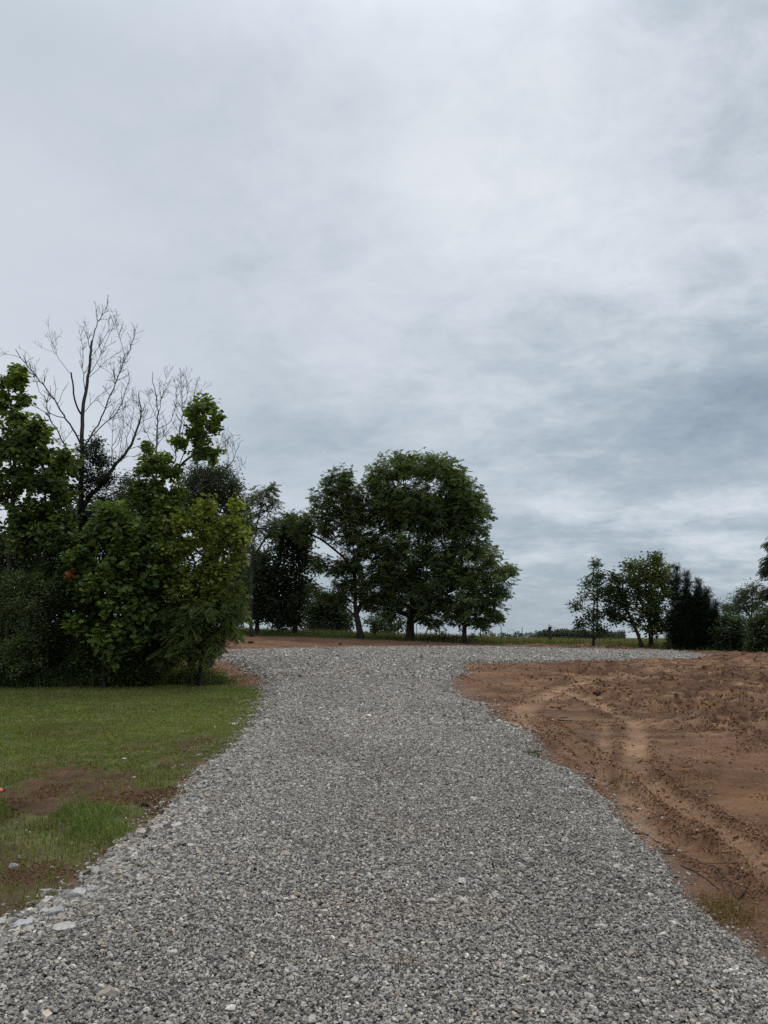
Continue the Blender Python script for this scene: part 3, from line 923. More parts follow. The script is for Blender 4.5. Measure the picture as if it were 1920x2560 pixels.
# ------------------------------------------------------------------ trees on the fence line
FL = 'broad trees along the fence line'
DK, DY = (.044, .070, .021), (.115, .155, .034)
plant('walnut_tree', 'tallest broad round walnut tree with a thick dark trunk beyond the gravel', 'tree', 61,
      [[(1025, 1592), (1026, 1540), (1028, 1480), (1026, 1420), (1022, 1360), (1030, 1290), (1035, 1220)],
       [(1027, 1535), (1050, 1515), (1080, 1495), (1115, 1482), (1150, 1470)], [(1025, 1470), (1000, 1440), (980, 1415), (965, 1380)],
       [(1026, 1410), (1070, 1370), (1110, 1330), (1150, 1290)], [(1024, 1370), (980, 1320), (950, 1270)], [(1030, 1310), (1075, 1250), (1100, 1200)]],
      [(953, 1180, 32, .5), (1005, 1168, 38, .4), (1062, 1168, 36, .3), (1112, 1176, 36, .25), (1146, 1196, 25, .2), (934, 1218, 30, .3), (985, 1235, 44, .45), (1050, 1235, 46, .2), (1115, 1240, 46, .1),
       (1170, 1230, 36, .1), (1188, 1262, 34, .15), (1210, 1284, 24, .1), (925, 1290, 36, .1), (960, 1265, 34, .2), (1025, 1275, 36, .1), (1090, 1275, 36), (1150, 1270, 34), (990, 1300, 48, .1), (1065, 1310, 50), (1135, 1305, 48), (1185, 1318, 34), (945, 1360, 40), (1010, 1375, 46),
       (1085, 1385, 50), (1150, 1375, 42), (1190, 1370, 28), (950, 1430, 36), (1030, 1440, 42), (1100, 1450, 44), (950, 1490, 30, .1), (925, 1500, 20, .2), (1000, 1500, 28), (1065, 1510, 28), (1110, 1510, 32),
       (960, 1398, 34), (985, 1450, 32), (1120, 1430, 38), (1045, 1480, 32), (1150, 1440, 34), (975, 1535, 22), (1065, 1548, 17), (1092, 1556, 14), (1045, 1530, 18)],
      .30, 'compound', .60, 7, 12, DK, DY, FL, spread=.14, seed=11, droop=.08, depth=.85, thin=1.15)
plant('walnut_tree', 'small low branching walnut with a thin trunk at the outer side of the tallest walnut', 'tree', 58,
      [[(1160, 1600), (1161, 1560), (1164, 1520), (1185, 1480), (1205, 1440)], [(1163, 1530), (1145, 1510), (1140, 1490)], [(1175, 1490), (1210, 1480), (1240, 1470)]],
      [(1232, 1392, 28, .2), (1258, 1424, 24, .25), (1276, 1424, 12, .2), (1205, 1425, 34), (1238, 1462, 32), (1180, 1465, 34), (1215, 1500, 34), (1160, 1505, 30), (1135, 1535, 24), (1185, 1540, 28),
       (1232, 1532, 22, .15), (1247, 1545, 9), (1150, 1555, 16), (1205, 1562, 12), (1252, 1480, 16)],
      .17, 'compound', .58, 7, 12, DK, DY, FL, spread=.14, seed=12, droop=.1, depth=.9)
plant('walnut_tree', 'forked walnut with a leaning bare lower trunk just before the tallest walnut', 'tree', 60,
      [[(902, 1600), (899, 1575), (894, 1550), (888, 1525), (888, 1480), (886, 1420), (882, 1350), (870, 1270), (860, 1210)],
       [(896, 1556), (880, 1530), (862, 1518), (838, 1508), (810, 1500)], [(890, 1530), (908, 1505), (918, 1480), (925, 1450)],
       [(886, 1420), (850, 1385), (825, 1365), (801, 1346), (772, 1334), (740, 1325)], [(889, 1515), (866, 1492), (837, 1476), (801, 1467), (770, 1470)]],
      [(850, 1188, 28), (828, 1212, 28), (868, 1214, 20), (800, 1245, 28), (858, 1250, 40, .45), (895, 1245, 32, .1), (825, 1290, 34), (880, 1300, 40, .15), (905, 1350, 36), (778, 1295, 30), (735, 1296, 24),
       (760, 1335, 30), (810, 1322, 24), (865, 1345, 30), (895, 1400, 36), (862, 1410, 28, .1), (800, 1408, 22), (835, 1420, 20), (890, 1450, 32), (862, 1468, 22), (915, 1460, 22), (905, 1490, 20), (850, 1500, 16),
       (790, 1474, 14), (815, 1490, 14)],
      .24, 'compound', .58, 7, 11, DK, (.08, .092, .022), FL, spread=.14, seed=13, droop=.06, depth=.8)
plant('hackberry_tree', 'very dark dense tree between the forked walnut and the slender dark tree', 'tree', 64,
      [[(738, 1590), (737, 1550), (735, 1500), (738, 1440), (735, 1370), (730, 1310)], [(736, 1480), (705, 1450), (690, 1420)], [(736, 1440), (765, 1410), (775, 1390)]],
      [(730, 1312, 26), (700, 1340, 30), (755, 1355, 30), (715, 1385, 40), (765, 1400, 32), (690, 1420, 34), (740, 1440, 40), (700, 1470, 38), (752, 1475, 26), (735, 1505, 32), (690, 1515, 28), (745, 1545, 20), (715, 1550, 24)],
      .20, 'simple', .30, 24, 10, (.036, .054, .028), (.062, .084, .038), FL, spread=.30, seed=14, depth=.9)
plant('hackberry_tree', 'slender trunked very dark tree standing nearest the brush on the fence line', 'tree', 63,
      [[(643, 1588), (643, 1550), (642, 1500), (645, 1450), (648, 1390)], [(643, 1500), (615, 1480), (600, 1465)], [(644, 1480), (675, 1460), (690, 1450)]],
      [(650, 1395, 30), (640, 1435, 38), (608, 1470, 30), (675, 1465, 36), (642, 1490, 40), (680, 1515, 30), (612, 1520, 26), (650, 1530, 26), (592, 1545, 16), (690, 1548, 16), (580, 1500, 22)],
      .17, 'simple', .28, 24, 10, (.036, .054, .028), (.06, .08, .038), FL, spread=.30, seed=15, depth=.9)
plant('locust_tree', 'tall airy tree with sky showing between its feathery leaves behind the brush', 'tree', 57,
      [[(628, 1588), (627, 1500), (630, 1400), (638, 1330), (655, 1260), (665, 1225)], [(630, 1400), (660, 1350), (690, 1310)], [(632, 1370), (610, 1320), (600, 1280)]],
      [(658, 1228, 14), (682, 1222, 13), (640, 1248, 18), (672, 1252, 18), (692, 1268, 14), (620, 1272, 20), (655, 1285, 20), (688, 1300, 16), (610, 1310, 22), (645, 1322, 22), (590, 1340, 24), (620, 1370, 22), (600, 1410, 24), (680, 1340, 14), (585, 1450, 22)],
      .12, 'long_compound', .55, 5, 12, (.044, .064, .032), (.08, .1, .044), FL, spread=.14, seed=16, depth=.9)
plant('thicket_bush', 'rounded dark bush standing behind the fence under the forked walnut', 'bush', 84,
      [[(822, 1598), (822, 1560), (820, 1530)]], [(800, 1535, 34), (842, 1538, 34), (820, 1508, 34), (862, 1562, 20), (785, 1565, 26), (825, 1565, 34), (780, 1520, 18)],
      .15, 'simple', .34, 20, 9, (.034, .052, .024), (.06, .08, .032), 'bushes behind the fence', spread=.34, seed=17)
plant('thicket_bush', 'loose green bush behind the old fence post between two walnut trunks', 'bush', 80,
      [[(948, 1600), (946, 1580), (944, 1560)]], [(930, 1556, 18), (955, 1562, 22), (980, 1566, 20), (1000, 1560, 18), (940, 1580, 16), (975, 1585, 14)],
      .10, 'simple', .30, 14, 9, (.045, .068, .024), (.075, .095, .032), 'bushes behind the fence', spread=.28, seed=18)
plant('thicket_bush', 'low dark undergrowth between the thickest trunk and the small walnut', 'bush', 62,
      [[(1100, 1604), (1100, 1596)]], [(1060, 1596, 10), (1085, 1594, 11), (1110, 1596, 11), (1135, 1598, 10), (1165, 1600, 9), (1185, 1600, 8)],
      .05, 'simple', .20, 18, 24, (.018, .028, .014), (.028, .04, .018), 'bushes behind the fence', spread=.16, seed=19, depth=.1, copies=False)

# ------------------------------------------------------------------ trees on the other side of the field gate
RGp = 'trees beyond the far end of the gravel'
plant('ash_tree', 'slim open tree with two thin stems beside the field fence', 'tree', 56,
      [[(1483, 1606), (1483, 1560), (1485, 1500), (1486, 1440)], [(1496, 1610), (1494, 1560), (1492, 1500), (1494, 1440)]],
      [(1488, 1414, 11), (1482, 1436, 16), (1502, 1440, 14), (1470, 1462, 18), (1498, 1468, 18), (1462, 1492, 18), (1490, 1500, 20), (1508, 1490, 14), (1440, 1514, 14), (1470, 1530, 20), (1500, 1535, 18), (1455, 1552, 18), (1490, 1565, 16), (1445, 1568, 12), (1510, 1575, 14)],
      .09, 'simple', .24, 12, 17, (.042, .062, .029), (.075, .1, .04), RGp, spread=.2, seed=21, depth=.8, thin=.45)
plant('elm_tree', 'dark tree with a slanting trunk between the slim tree and the cedar', 'tree', 56,
      [[(1607, 1614), (1597, 1590), (1583, 1558), (1565, 1520), (1550, 1480), (1545, 1450)]],
      [(1538, 1440, 15), (1552, 1452, 12), (1528, 1470, 20), (1555, 1480, 20), (1530, 1505, 22), (1560, 1510, 20), (1538, 1540, 20), (1560, 1550, 16), (1520, 1530, 14)],
      .12, 'simple', .26, 18, 16, (.034, .052, .022), (.065, .09, .032), RGp, spread=.22, seed=22, depth=.8, thin=.6)
plant('elm_tree', 'tall leafy tree with a yellow green top right against the dark cedar', 'tree', 57,
      [[(1628, 1615), (1626, 1570), (1622, 1520), (1628, 1460), (1634, 1410)]],
      [(1637, 1395, 15, .2), (1575, 1412, 18, .1), (1602, 1418, 22, .1), (1640, 1420, 24, .55), (1665, 1430, 18, .5), (1615, 1450, 28, .2), (1655, 1455, 28, .5), (1585, 1450, 22), (1595, 1490, 28), (1640, 1490, 28), (1670, 1485, 20, .1), (1610, 1530, 28), (1650, 1530, 28),
       (1590, 1560, 18), (1630, 1570, 26), (1665, 1560, 24)],
      .16, 'simple', .26, 18, 14, (.042, .064, .023), (.12, .14, .036), RGp, spread=.24, seed=23, depth=.8, thin=.6)
plant('cedar_tree', 'black green cedar with pointed upswept tops on its sloping side', 'tree', 54,
      [[(1712, 1618), (1710, 1560), (1704, 1500), (1694, 1440), (1690, 1420)], [(1708, 1540), (1718, 1490), (1720, 1445)], [(1710, 1560), (1735, 1510), (1748, 1460)], [(1710, 1580), (1755, 1540), (1770, 1500)],
       [(1711, 1590), (1770, 1560), (1785, 1515)]],
      [(ax + (bx - ax) * t, ay + (1604 - ay) * t, 3 + w_ * t ** .85) for ax, ay, bx, w_ in ((1690, 1420, 1696, 26), (1718, 1438, 1716, 22), (1745, 1456, 1738, 22), (1767, 1478, 1756, 20), (1790, 1512, 1776, 18)) for t in np.linspace(0, 1, 10)],
      .16, 'spray', .36, 18, 120, (.010, .018, .010), (.018, .028, .013), RGp, spread=.12, seed=24, depth=.3, mat=M_leaf_soft, sq=1.3, jit=.03)
plant('thicket_bush', 'dense dark green bush beside the cedar at the edge of the bare soil', 'bush', 53,
      [[(1815, 1622), (1815, 1590)]], [(1815, 1552, 22), (1840, 1560, 24), (1800, 1585, 24), (1832, 1592, 28), (1862, 1590, 24), (1800, 1610, 14), (1845, 1612, 16)],
      .10, 'simple', .22, 20, 17, (.034, .054, .022), (.06, .088, .03), 'bushes by the bare soil', spread=.2, seed=25)
plant('thicket_bush', 'brighter green bush at the picture edge beyond the bare soil', 'bush', 50,
      [[(1902, 1628), (1902, 1590)]], [(1885, 1560, 20, .1), (1908, 1545, 22, .2), (1930, 1560, 24, .2), (1890, 1595, 24), (1918, 1595, 26, .3), (1945, 1600, 22, .2), (1880, 1615, 12)],
      .10, 'simple', .22, 20, 17, (.034, .052, .02), (.065, .088, .028), 'bushes by the bare soil', spread=.2, seed=26)
plant('willow_tree', 'pale grey green round tree seen over the bushes far behind', 'tree', 88,
      [[(1878, 1610), (1878, 1560), (1880, 1520), (1882, 1480)], [(1878, 1550), (1862, 1520), (1850, 1500)]],
      [(1882, 1478, 18), (1860, 1490, 18), (1905, 1488, 20), (1870, 1515, 20), (1898, 1520, 20), (1845, 1505, 14), (1835, 1525, 10), (1815, 1520, 8)],
      .16, 'narrow', .42, 16, 7, (.06, .075, .05), (.085, .10, .065), RGp, spread=.34, seed=27, thin=.6)
plant('pine_tree', 'tree mostly out of view with drooping boughs hanging in at the edge', 'tree', 46,
      [[(1965, 1630), (1963, 1540), (1960, 1450), (1958, 1360), (1958, 1320)]],
      [(1928, 1352, 10), (1945, 1372, 14), (1922, 1400, 9), (1930, 1418, 14), (1918, 1425, 9), (1940, 1445, 18), (1920, 1478, 12), (1945, 1490, 20), (1965, 1350, 16), (1970, 1420, 22), (1970, 1500, 26), (1935, 1525, 14), (1960, 1560, 24)],
      .14, 'long_compound', .50, 8, 24, (.026, .042, .024), (.04, .058, .03), RGp, spread=.1, seed=28, droop=.55)

# ------------------------------------------------------------------ far woods
def far_woods():
    B = Bag(); V, Pq, C, off = [], [], [], 0
    rr = np.random.default_rng(31)
    def clump(px, py, Y, r, n, base):
        nonlocal off
        c = at(px, py, Y); rm = r * Y / F
        d = rr.normal(size=(n, 3)); d /= np.linalg.norm(d, axis=1)[:, None]
        p = c + d * (rr.random((n, 1)) ** .35) * np.array([rm, rm, rm * .8])
        dirn = rr.normal(size=(n, 3)); up = np.stack([rr.normal(0, .6, n), rr.normal(0, .6, n), np.ones(n)], 1)
        col = np.array(base) * rr.uniform(.7, 1.3, (n, 1))
        v, pl, cc = leaves('simple', p, dirn, up, np.full(n, rm * .55) * rr.uniform(.6, 1.2, n), col)
        V.append(v); Pq.append(pl[0] + off); C.append(cc); off += len(v)
    for px in np.arange(1332, 1560, 4.0):
        h = 1582 - 4 * math.sin((px - 1332) / 40) - 3 * (px > 1390) + rr.normal(0, 2.6)
        if px < 1345: h += 8 - (px - 1332) * .5
        clump(px, h + 4, 250 + rr.uniform(-8, 8), 7 + rr.uniform(0, 3), 90, (.052, .066, .046))  # distance haze mixed into the leaf colour, paler and bluish
        clump(px, h + 12, 250, 9, 80, (.052, .066, .046)); clump(px, h + 22, 250, 9, 60, (.052, .066, .046))
    for px in np.arange(1180, 1335, 3.2):
        if rr.random() < .3: continue
        h = 1586 + rr.normal(0, 3)
        clump(px, h, 210 + rr.uniform(-10, 10), 4 + rr.uniform(0, 3), 60, (.05, .066, .032))
        clump(px, h + 8, 210, 6, 40, (.05, .066, .032))
    o = mk('distant_woods', np.vstack(V), [np.vstack(Pq)], M_leaf_soft, None, col=np.vstack(C))
    tag(o, kind='stuff', label='low dark line of woods on the far side of the field', cat='woods')
far_woods()

# ------------------------------------------------------------------ fence
def fence():
    Yf = 66.0
    root = empty('wire_fence', (at(900, 1590, Yf)[0], Yf, float(T(at(900, 1590, Yf)[0], Yf))))
    tag(root, 'woven wire field fence on thin steel and old wooden posts', 'fence')
    org = np.array(root.location)
    def prof(px):
        x = at(px, 1590, Yf)[0]
        return np.array([x, Yf, float(T(x, Yf))])
    def steel(px, h=1.32, lean=0.):
        b = prof(px); tb = Tubes()
        n = 6
        pts = [b + np.array([lean * t, 0, -.15 + (h + .15) * t]) for t in np.linspace(0, 1, n)]
        # T section: flange and web
        V, Q = [], []
        for (wx, wy, oy) in ((.028, .006, -.012), (.006, .024, .006)):
            k = len(V)
            for p in (pts[0], pts[-1]):
                V += [p + np.array([-wx, oy - wy, 0]), p + np.array([wx, oy - wy, 0]), p + np.array([wx, oy + wy, 0]), p + np.array([-wx, oy + wy, 0])]
            Q += [[k, k + 3, k + 2, k + 1], [k + 4, k + 5, k + 6, k + 7], [k, k + 1, k + 5, k + 4], [k + 1, k + 2, k + 6, k + 5], [k + 2, k + 3, k + 7, k + 6], [k + 3, k, k + 4, k + 7]]
        mk('steel_post', V, [Q], M_steel, root, origin=org)
    for px in (573, 627, 680, 732, 785, 831, 876, 986, 1042, 1099, 1150, 1201, 1253, 1305, 1435, 1498, 1562, 1640):
        steel(px, 1.3 + rng.uniform(-.05, .1), rng.uniform(-.03, .03))
    def wooden(px, h, r):
        b = prof(px); tb = Tubes()
        t = np.linspace(0, 1, 9)
        pts = np.stack([b[0] + .02 * np.sin(t * 5), b[1] + 0 * t, b[2] - .2 + (h + .2) * t], 1)
        tb.add(pts, r * (1.08 - .12 * t + .03 * np.sin(t * 23)), 10)
        o = tb.build('wooden_post', M_wood, root, org); return o
    wooden(936, 1.45, .15); wooden(1375, 1.45, .13)
    # woven wire: level strands and upright stays, and one barbed strand above
    W = Tubes()
    xs = np.arange(520, 1700, 12.0)
    base = np.array([prof(p) for p in xs])
    for h in (.08, .22, .36, .50, .66, .82, 1.0):
        W.add(base + np.array([0, -.03, h]), np.full(len(xs), .0035), 3)
    W.add(base + np.stack([0 * xs, 0 * xs - .03, 1.2 + .02 * np.sin(xs * .3)], 1), np.full(len(xs), .004), 3)
    x0, x1 = base[0, 0], base[-1, 0]
    for x in np.arange(x0, x1, .30):
        z = float(T(x, Yf))
        W.add([[x, Yf - .035, z + .08], [x, Yf - .035, z + 1.0]], [.003, .003], 3)
    W.build('wire_mesh', M_wire, root, org)
    # vine on the old post
    rr = np.random.default_rng(5); b = prof(1375); n = 60
    p = b + np.stack([rr.normal(.06, .10, n), rr.normal(-.08, .08, n), 1.42 + rr.normal(0, .09, n)], 1)
    v, pl, c = leaves('simple', p, rr.normal(size=(n, 3)), np.tile([0, 0, 1.], (n, 1)) + rr.normal(0, .4, (n, 3)), np.full(n, .12), np.tile([.03, .045, .018], (n, 1)))
    o = mk('creeper', v, pl, M_leaf, None, col=c)
    tag(o, 'dark leafy creeper capping the old wooden fence post', 'creeper')
fence()

def hoop(px, py, w, label):
    Y = 72.0; tb = Tubes(); c = at(px, py, Y); r = w / F * Y / 2
    zb = float(T(c[0], Y)) - .1
    a = np.linspace(math.pi, 0, 15)
    pts = [[c[0] - r, Y, zb]] + [[c[0] + r * math.cos(t), Y, c[2] - r + r * math.sin(t)] for t in a] + [[c[0] + r, Y, zb]]
    tb.add(pts, [.014] * len(pts), 5)
    tag(tb.build('wire_hoop', M_wire), label, 'hoop', 'wire hoops beyond the fence')
hoop(1226, 1571, 9, 'narrow bent wire hoop standing up behind the fence')
hoop(1279, 1574, 20, 'wide bent wire hoop standing up behind the fence')

# ------------------------------------------------------------------ the brush on the lawn side
BR = 'trees and shrubs of the roadside thicket'
DZ = lambda p, ox, oy, s: (ox + p[0] / s, oy + p[1] / s)

def dead_tree(name, label, Y, limbs, ox, oy, sc, seed, twig=1.0):
    rr = np.random.default_rng(seed)
    tk, br, tw = Tubes(), Tubes(), Tubes()
    done = []                                                       # (px, py, depth) of limb points so far
    first = None
    def spawn(P, r0, L, lvl):
        """a twig leaving point P"""
        pass
    def twigs(W, rad, lvl):
        d = np.concatenate([[0], np.cumsum(np.linalg.norm(np.diff(W, axis=0), axis=1))])
        tot = d[-1]
        if tot < .2: return
        n = int(tot / (.17 if lvl == 0 else .15) * twig)
        for _ in range(n):
            s = rr.uniform(.22, .90) * tot
            i = int(np.searchsorted(d, s)); i = min(max(i, 1), len(W) - 1)
            p = W[i]; t = W[i] - W[i - 1]; t = t / (np.linalg.norm(t) + 1e-9)
            side = rr.normal(size=3); side -= (side @ t) * t; side /= np.linalg.norm(side) + 1e-9
            dirn = t * .75 + side * .75 + np.array([0, 0, .25])
            L = rr.uniform(.25, 1.0) * (.95 if lvl == 0 else .36) * (1.15 - .85 * s / tot)
            m = 7; q = [p]; dd = dirn / np.linalg.norm(dirn)
            for _k in range(m):
                dd = dd + rr.normal(0, .13, 3) + np.array([0, 0, .05]); dd /= np.linalg.norm(dd)
                q.append(q[-1] + dd * L / m)
            q = np.array(q); r0 = min(.011 if lvl == 0 else .007, rad[i] * .7)
            tw.add(q, np.linspace(r0 * 1.1, .0045, len(q)), 3)
            if lvl < 1: twigs(q, np.linspace(r0, .003, len(q)), lvl + 1)
    for k, (pts, w0, w1) in enumerate(limbs):
        px = np.array([DZ(p, ox, oy, sc) for p in pts])
        if k == 0: y0 = 0.
        else:
            D = np.array(done); j = np.argmin(np.hypot(D[:, 0] - px[0, 0], D[:, 1] - px[0, 1])); y0 = D[j, 2]
        y1 = y0 + (rr.uniform(-1, 1) * .012 * np.hypot(*(px[-1] - px[0])) if k else 0)
        ys = np.linspace(y0, y1, len(px))
        W = np.array([at(a[0], a[1], Y + b) for a, b in zip(px, ys)])
        if k == 0:
            W[0, 2] = float(T(W[0, 0], W[0, 1])) - .1; first = W[0].copy()
        Q = resample(W, .18)
        Q[1:-1] += rr.normal(0, .012, (len(Q) - 2, 3))
        rad = np.linspace(w0, w1, len(Q)) / sc / F * Y / 2 * (.82 if w0 < 16 else 1)
        (tk if w0 > 20 else br).add(Q, rad)
        for f in np.linspace(0, 1, 25):
            i = f * (len(px) - 1); a = int(i); b = min(a + 1, len(px) - 1); u = i - a
            done.append((*(px[a] * (1 - u) + px[b] * u), ys[a] * (1 - u) + ys[b] * u))
        if w1 < 9: twigs(Q, rad, 0)
    o = empty(name, first); tag(o, label, 'dead tree', BR)
    tk.build('trunk', M_dead, o, first); br.build('branches', M_dead, o, first); tw.build('twigs', M_dead, o, first)
    return o

dead_tree('dead_tree', 'bare dead tree rising highest out of the thicket with a snapped limb', 24.0, [
    ([(478, 2250), (476, 1800), (480, 1400), (482, 1250), (488, 1000), (487, 800), (497, 720), (512, 640), (525, 560), (540, 420), (545, 360)], 50, 13),
    ([(545, 370), (565, 280), (605, 215), (630, 165), (648, 125)], 9, 3),
    ([(476, 970), (440, 890), (380, 810), (330, 720), (280, 650), (230, 590), (180, 535), (120, 460), (92, 410)], 15, 5),
    ([(122, 462), (60, 440), (0, 452)], 4, 2), ([(380, 815), (300, 800), (240, 765), (180, 735), (140, 700)], 8, 3),
    ([(445, 1150), (400, 1010), (360, 930), (310, 850), (280, 770), (278, 700), (290, 660)], 14, 5), ([(310, 862), (220, 840), (160, 800), (110, 780)], 6, 2),
    ([(282, 720), (240, 670), (210, 600), (190, 500), (160, 430)], 5, 2),
    ([(480, 795), (450, 740), (437, 680), (430, 600), (421, 548)], 14, 11), ([(420, 556), (370, 500), (330, 430), (300, 340), (283, 270), (293, 208)], 4, 2),
    ([(498, 1000), (545, 910), (600, 820), (640, 720), (690, 600), (720, 520), (735, 470), (770, 410), (795, 340), (800, 290), (775, 245)], 13, 3),
    ([(525, 950), (590, 880), (640, 830), (690, 790), (715, 740), (745, 660), (770, 590), (755, 525)], 9, 3), ([(682, 615), (672, 560), (678, 512)], 4, 3),
    ([(735, 470), (730, 400), (705, 330), (690, 260), (692, 185)], 5, 2), ([(535, 550), (580, 480), (620, 390), (650, 320), (680, 260), (705, 205)], 6, 2),
    ([(530, 575), (600, 510), (650, 455), (720, 430)], 5, 2), ([(545, 450), (600, 380), (640, 300), (655, 200)], 5, 2),
    ([(505, 660), (490, 540), (495, 410), (475, 350), (500, 280)], 7, 3), ([(540, 420), (520, 350), (497, 285)], 7, 4),
    ([(492, 790), (540, 740), (580, 690), (610, 670), (650, 630)], 6, 2),
    ([(482, 1360), (540, 1270), (600, 1210), (660, 1130), (720, 1060), (770, 990), (800, 920), (830, 830), (840, 770), (820, 700), (825, 655)], 32, 4),
    ([(770, 1000), (850, 980), (930, 945), (1000, 900)], 5, 2), ([(745, 1045), (800, 1048), (845, 1010)], 5, 2), ([(830, 850), (900, 810), (945, 795)], 5, 2),
    ([(660, 1130), (665, 1000), (668, 870), (672, 780), (690, 690)], 6, 2), ([(700, 1075), (720, 950), (740, 830), (720, 720)], 5, 2), ([(735, 1045), (760, 900), (800, 780), (790, 650)], 5, 2)],
    0, 700, 2.37, 41)
dead_tree('dead_tree', 'lower bare dead tree with many fine upright twigs behind the leafy top sprig', 25.2, [
    ([(920, 2250), (922, 1600), (925, 1060), (930, 950), (938, 800), (930, 700), (900, 600), (905, 545)], 26, 3),
    ([(938, 800), (960, 700), (975, 620), (990, 545)], 6, 2), ([(935, 880), (1000, 860), (1030, 800), (1050, 700), (1040, 600), (1020, 570)], 6, 2), ([(925, 980), (990, 900), (1040, 830)], 6, 2),
    ([(924, 1150), (1050, 1090), (1040, 1000), (1075, 880), (1085, 760), (1075, 640), (1070, 525)], 10, 2), ([(1085, 760), (1110, 680), (1100, 550)], 5, 2), ([(1080, 850), (1150, 720), (1165, 595)], 5, 2), ([(1115, 780), (1180, 680), (1195, 640)], 4, 2),
    ([(925, 1000), (870, 920), (850, 850), (800, 640)], 6, 2), ([(935, 830), (890, 740), (870, 660)], 5, 2),
    ([(923, 1420), (1020, 1375), (1140, 1280), (1230, 1215), (1290, 1170), (1340, 1120), (1375, 1080), (1410, 1010), (1415, 960), (1445, 945)], 14, 2),
    ([(1345, 1118), (1355, 1040), (1335, 970)], 4, 2), ([(1385, 1070), (1378, 990), (1380, 940)], 4, 2), ([(1230, 1215), (1340, 1200), (1410, 1150), (1450, 1080)], 5, 2),
    ([(1060, 1360), (1120, 1280), (1200, 1170), (1270, 1050), (1310, 960), (1330, 890)], 6, 2), ([(1275, 1040), (1330, 970), (1360, 930)], 4, 2)],
    0, 700, 2.37, 43, 1.25)

SY, SYY = (.058, .088, .022), (.17, .22, .034)
plant('sycamore_tree', 'broad leaved sycamore at the outer edge of the thicket with the highest light green crown', 'tree', 21.3,
      [[(20, 1700), (22, 1500), (28, 1300), (36, 1200), (38, 1080), (25, 1000)], [(34, 1150), (-10, 1080), (-30, 1030)]],
      [(-20, 960, 45, .2), (30, 950, 30, .25), (50, 935, 16, .3), (5, 1010, 40, .1), (50, 1000, 18, .2), (30, 1060, 28, .1), (-20, 1080, 45), (50, 1090, 16), (25, 1130, 28), (-15, 1150, 40), (40, 1180, 30), (10, 1230, 38), (-30, 1240, 45)],
      .075, 'lobed', .19, 9, 95, SY, SYY, BR, spread=.09, seed=51, jit=.24, depth=.8, thin=.88)
plant('sycamore_tree', 'young sycamore filling the thicket in front of the dead trunk', 'tree', 20.9,
      [[(120, 1700), (118, 1560), (112, 1400), (115, 1250), (105, 1120), (90, 1080)], [(116, 1400), (80, 1300), (50, 1230)], [(114, 1330), (160, 1240), (175, 1180)]],
      [(88, 1070, 24, .2), (60, 1100, 26, .15), (110, 1100, 28, .2), (40, 1140, 30), (90, 1150, 38), (140, 1140, 32, .1), (165, 1175, 24, .4), (50, 1200, 38), (110, 1215, 42), (165, 1235, 34, .25), (40, 1270, 38), (100, 1290, 44), (160, 1300, 40), (60, 1340, 42), (130, 1360, 44), (190, 1350, 30, .2)],
      .07, 'lobed', .19, 9, 80, (.046, .074, .020), (.14, .19, .032), BR, spread=.09, seed=52, jit=.24, depth=.9, thin=.92)
plant('sycamore_tree', 'sycamore sapling with large light leaves at the thicket front above the log', 'tree', 20.0,
      [[(262, 1705), (258, 1600), (255, 1500), (262, 1400), (280, 1300)], [(256, 1540), (220, 1500), (200, 1470)], [(256, 1500), (300, 1450), (320, 1400)]],
      [(280, 1290, 34, .3), (250, 1330, 36, .2), (310, 1330, 36, .15), (230, 1390, 34, .1), (285, 1395, 36, .35), (330, 1400, 28, .1), (260, 1450, 34, .3), (310, 1470, 32, .2), (215, 1470, 26, .1), (270, 1510, 34, .2), (325, 1525, 26, .3), (200, 1560, 26, .25), (250, 1575, 34, .3), (305, 1580, 32, .3),
       (275, 1620, 28, .2), (320, 1620, 18, .1), (290, 1648, 16, .1), (190, 1400, 28, .1), (180, 1465, 26), (345, 1330, 28, .1), (350, 1460, 28, .1), (362, 1520, 28, .15), (348, 1580, 26, .1), (378, 1430, 26), (392, 1370, 28, .1)],
      .05, 'lobed', .20, 8, 95, (.052, .084, .024), (.14, .20, .040), BR, spread=.09, seed=53, jit=.24, depth=.7)
plant('tulip_tree', 'leafy tree whose loose top sprig stands above the thicket against the sky', 'tree', 21.3,
      [[(402, 1700), (404, 1550), (408, 1400), (412, 1280), (440, 1180), (470, 1110), (495, 1040), (505, 1010)], [(412, 1280), (390, 1220), (370, 1150), (362, 1110)], [(408, 1350), (360, 1280), (340, 1220)], [(440, 1180), (440, 1130), (432, 1100)]],
      [(500, 1012, 20, .2), (522, 1022, 18, .2), (478, 1030, 14, .2), (495, 1055, 20, .1), (545, 1045, 13, .35), (535, 1070, 16, .1), (478, 1080, 14), (505, 1100, 22, .1), (455, 1108, 14, .2), (438, 1100, 10, .3), (490, 1135, 20), (525, 1125, 12, .1), (538, 1148, 13, .35),
       (368, 1118, 11, .2), (372, 1150, 18, .25), (420, 1150, 13, .3), (400, 1165, 22, .25), (358, 1175, 20, .3), (430, 1185, 20, .2), (385, 1205, 34, .15), (440, 1225, 32, .1), (355, 1230, 30, .1), (400, 1260, 38), (450, 1280, 34, .2), (350, 1290, 36), (410, 1320, 40), (360, 1350, 38), (440, 1360, 36)],
      .065, 'lobed', .17, 9, 110, (.054, .084, .022), (.16, .21, .034), BR, spread=.08, seed=54, jit=.24, depth=.75, thin=.68)
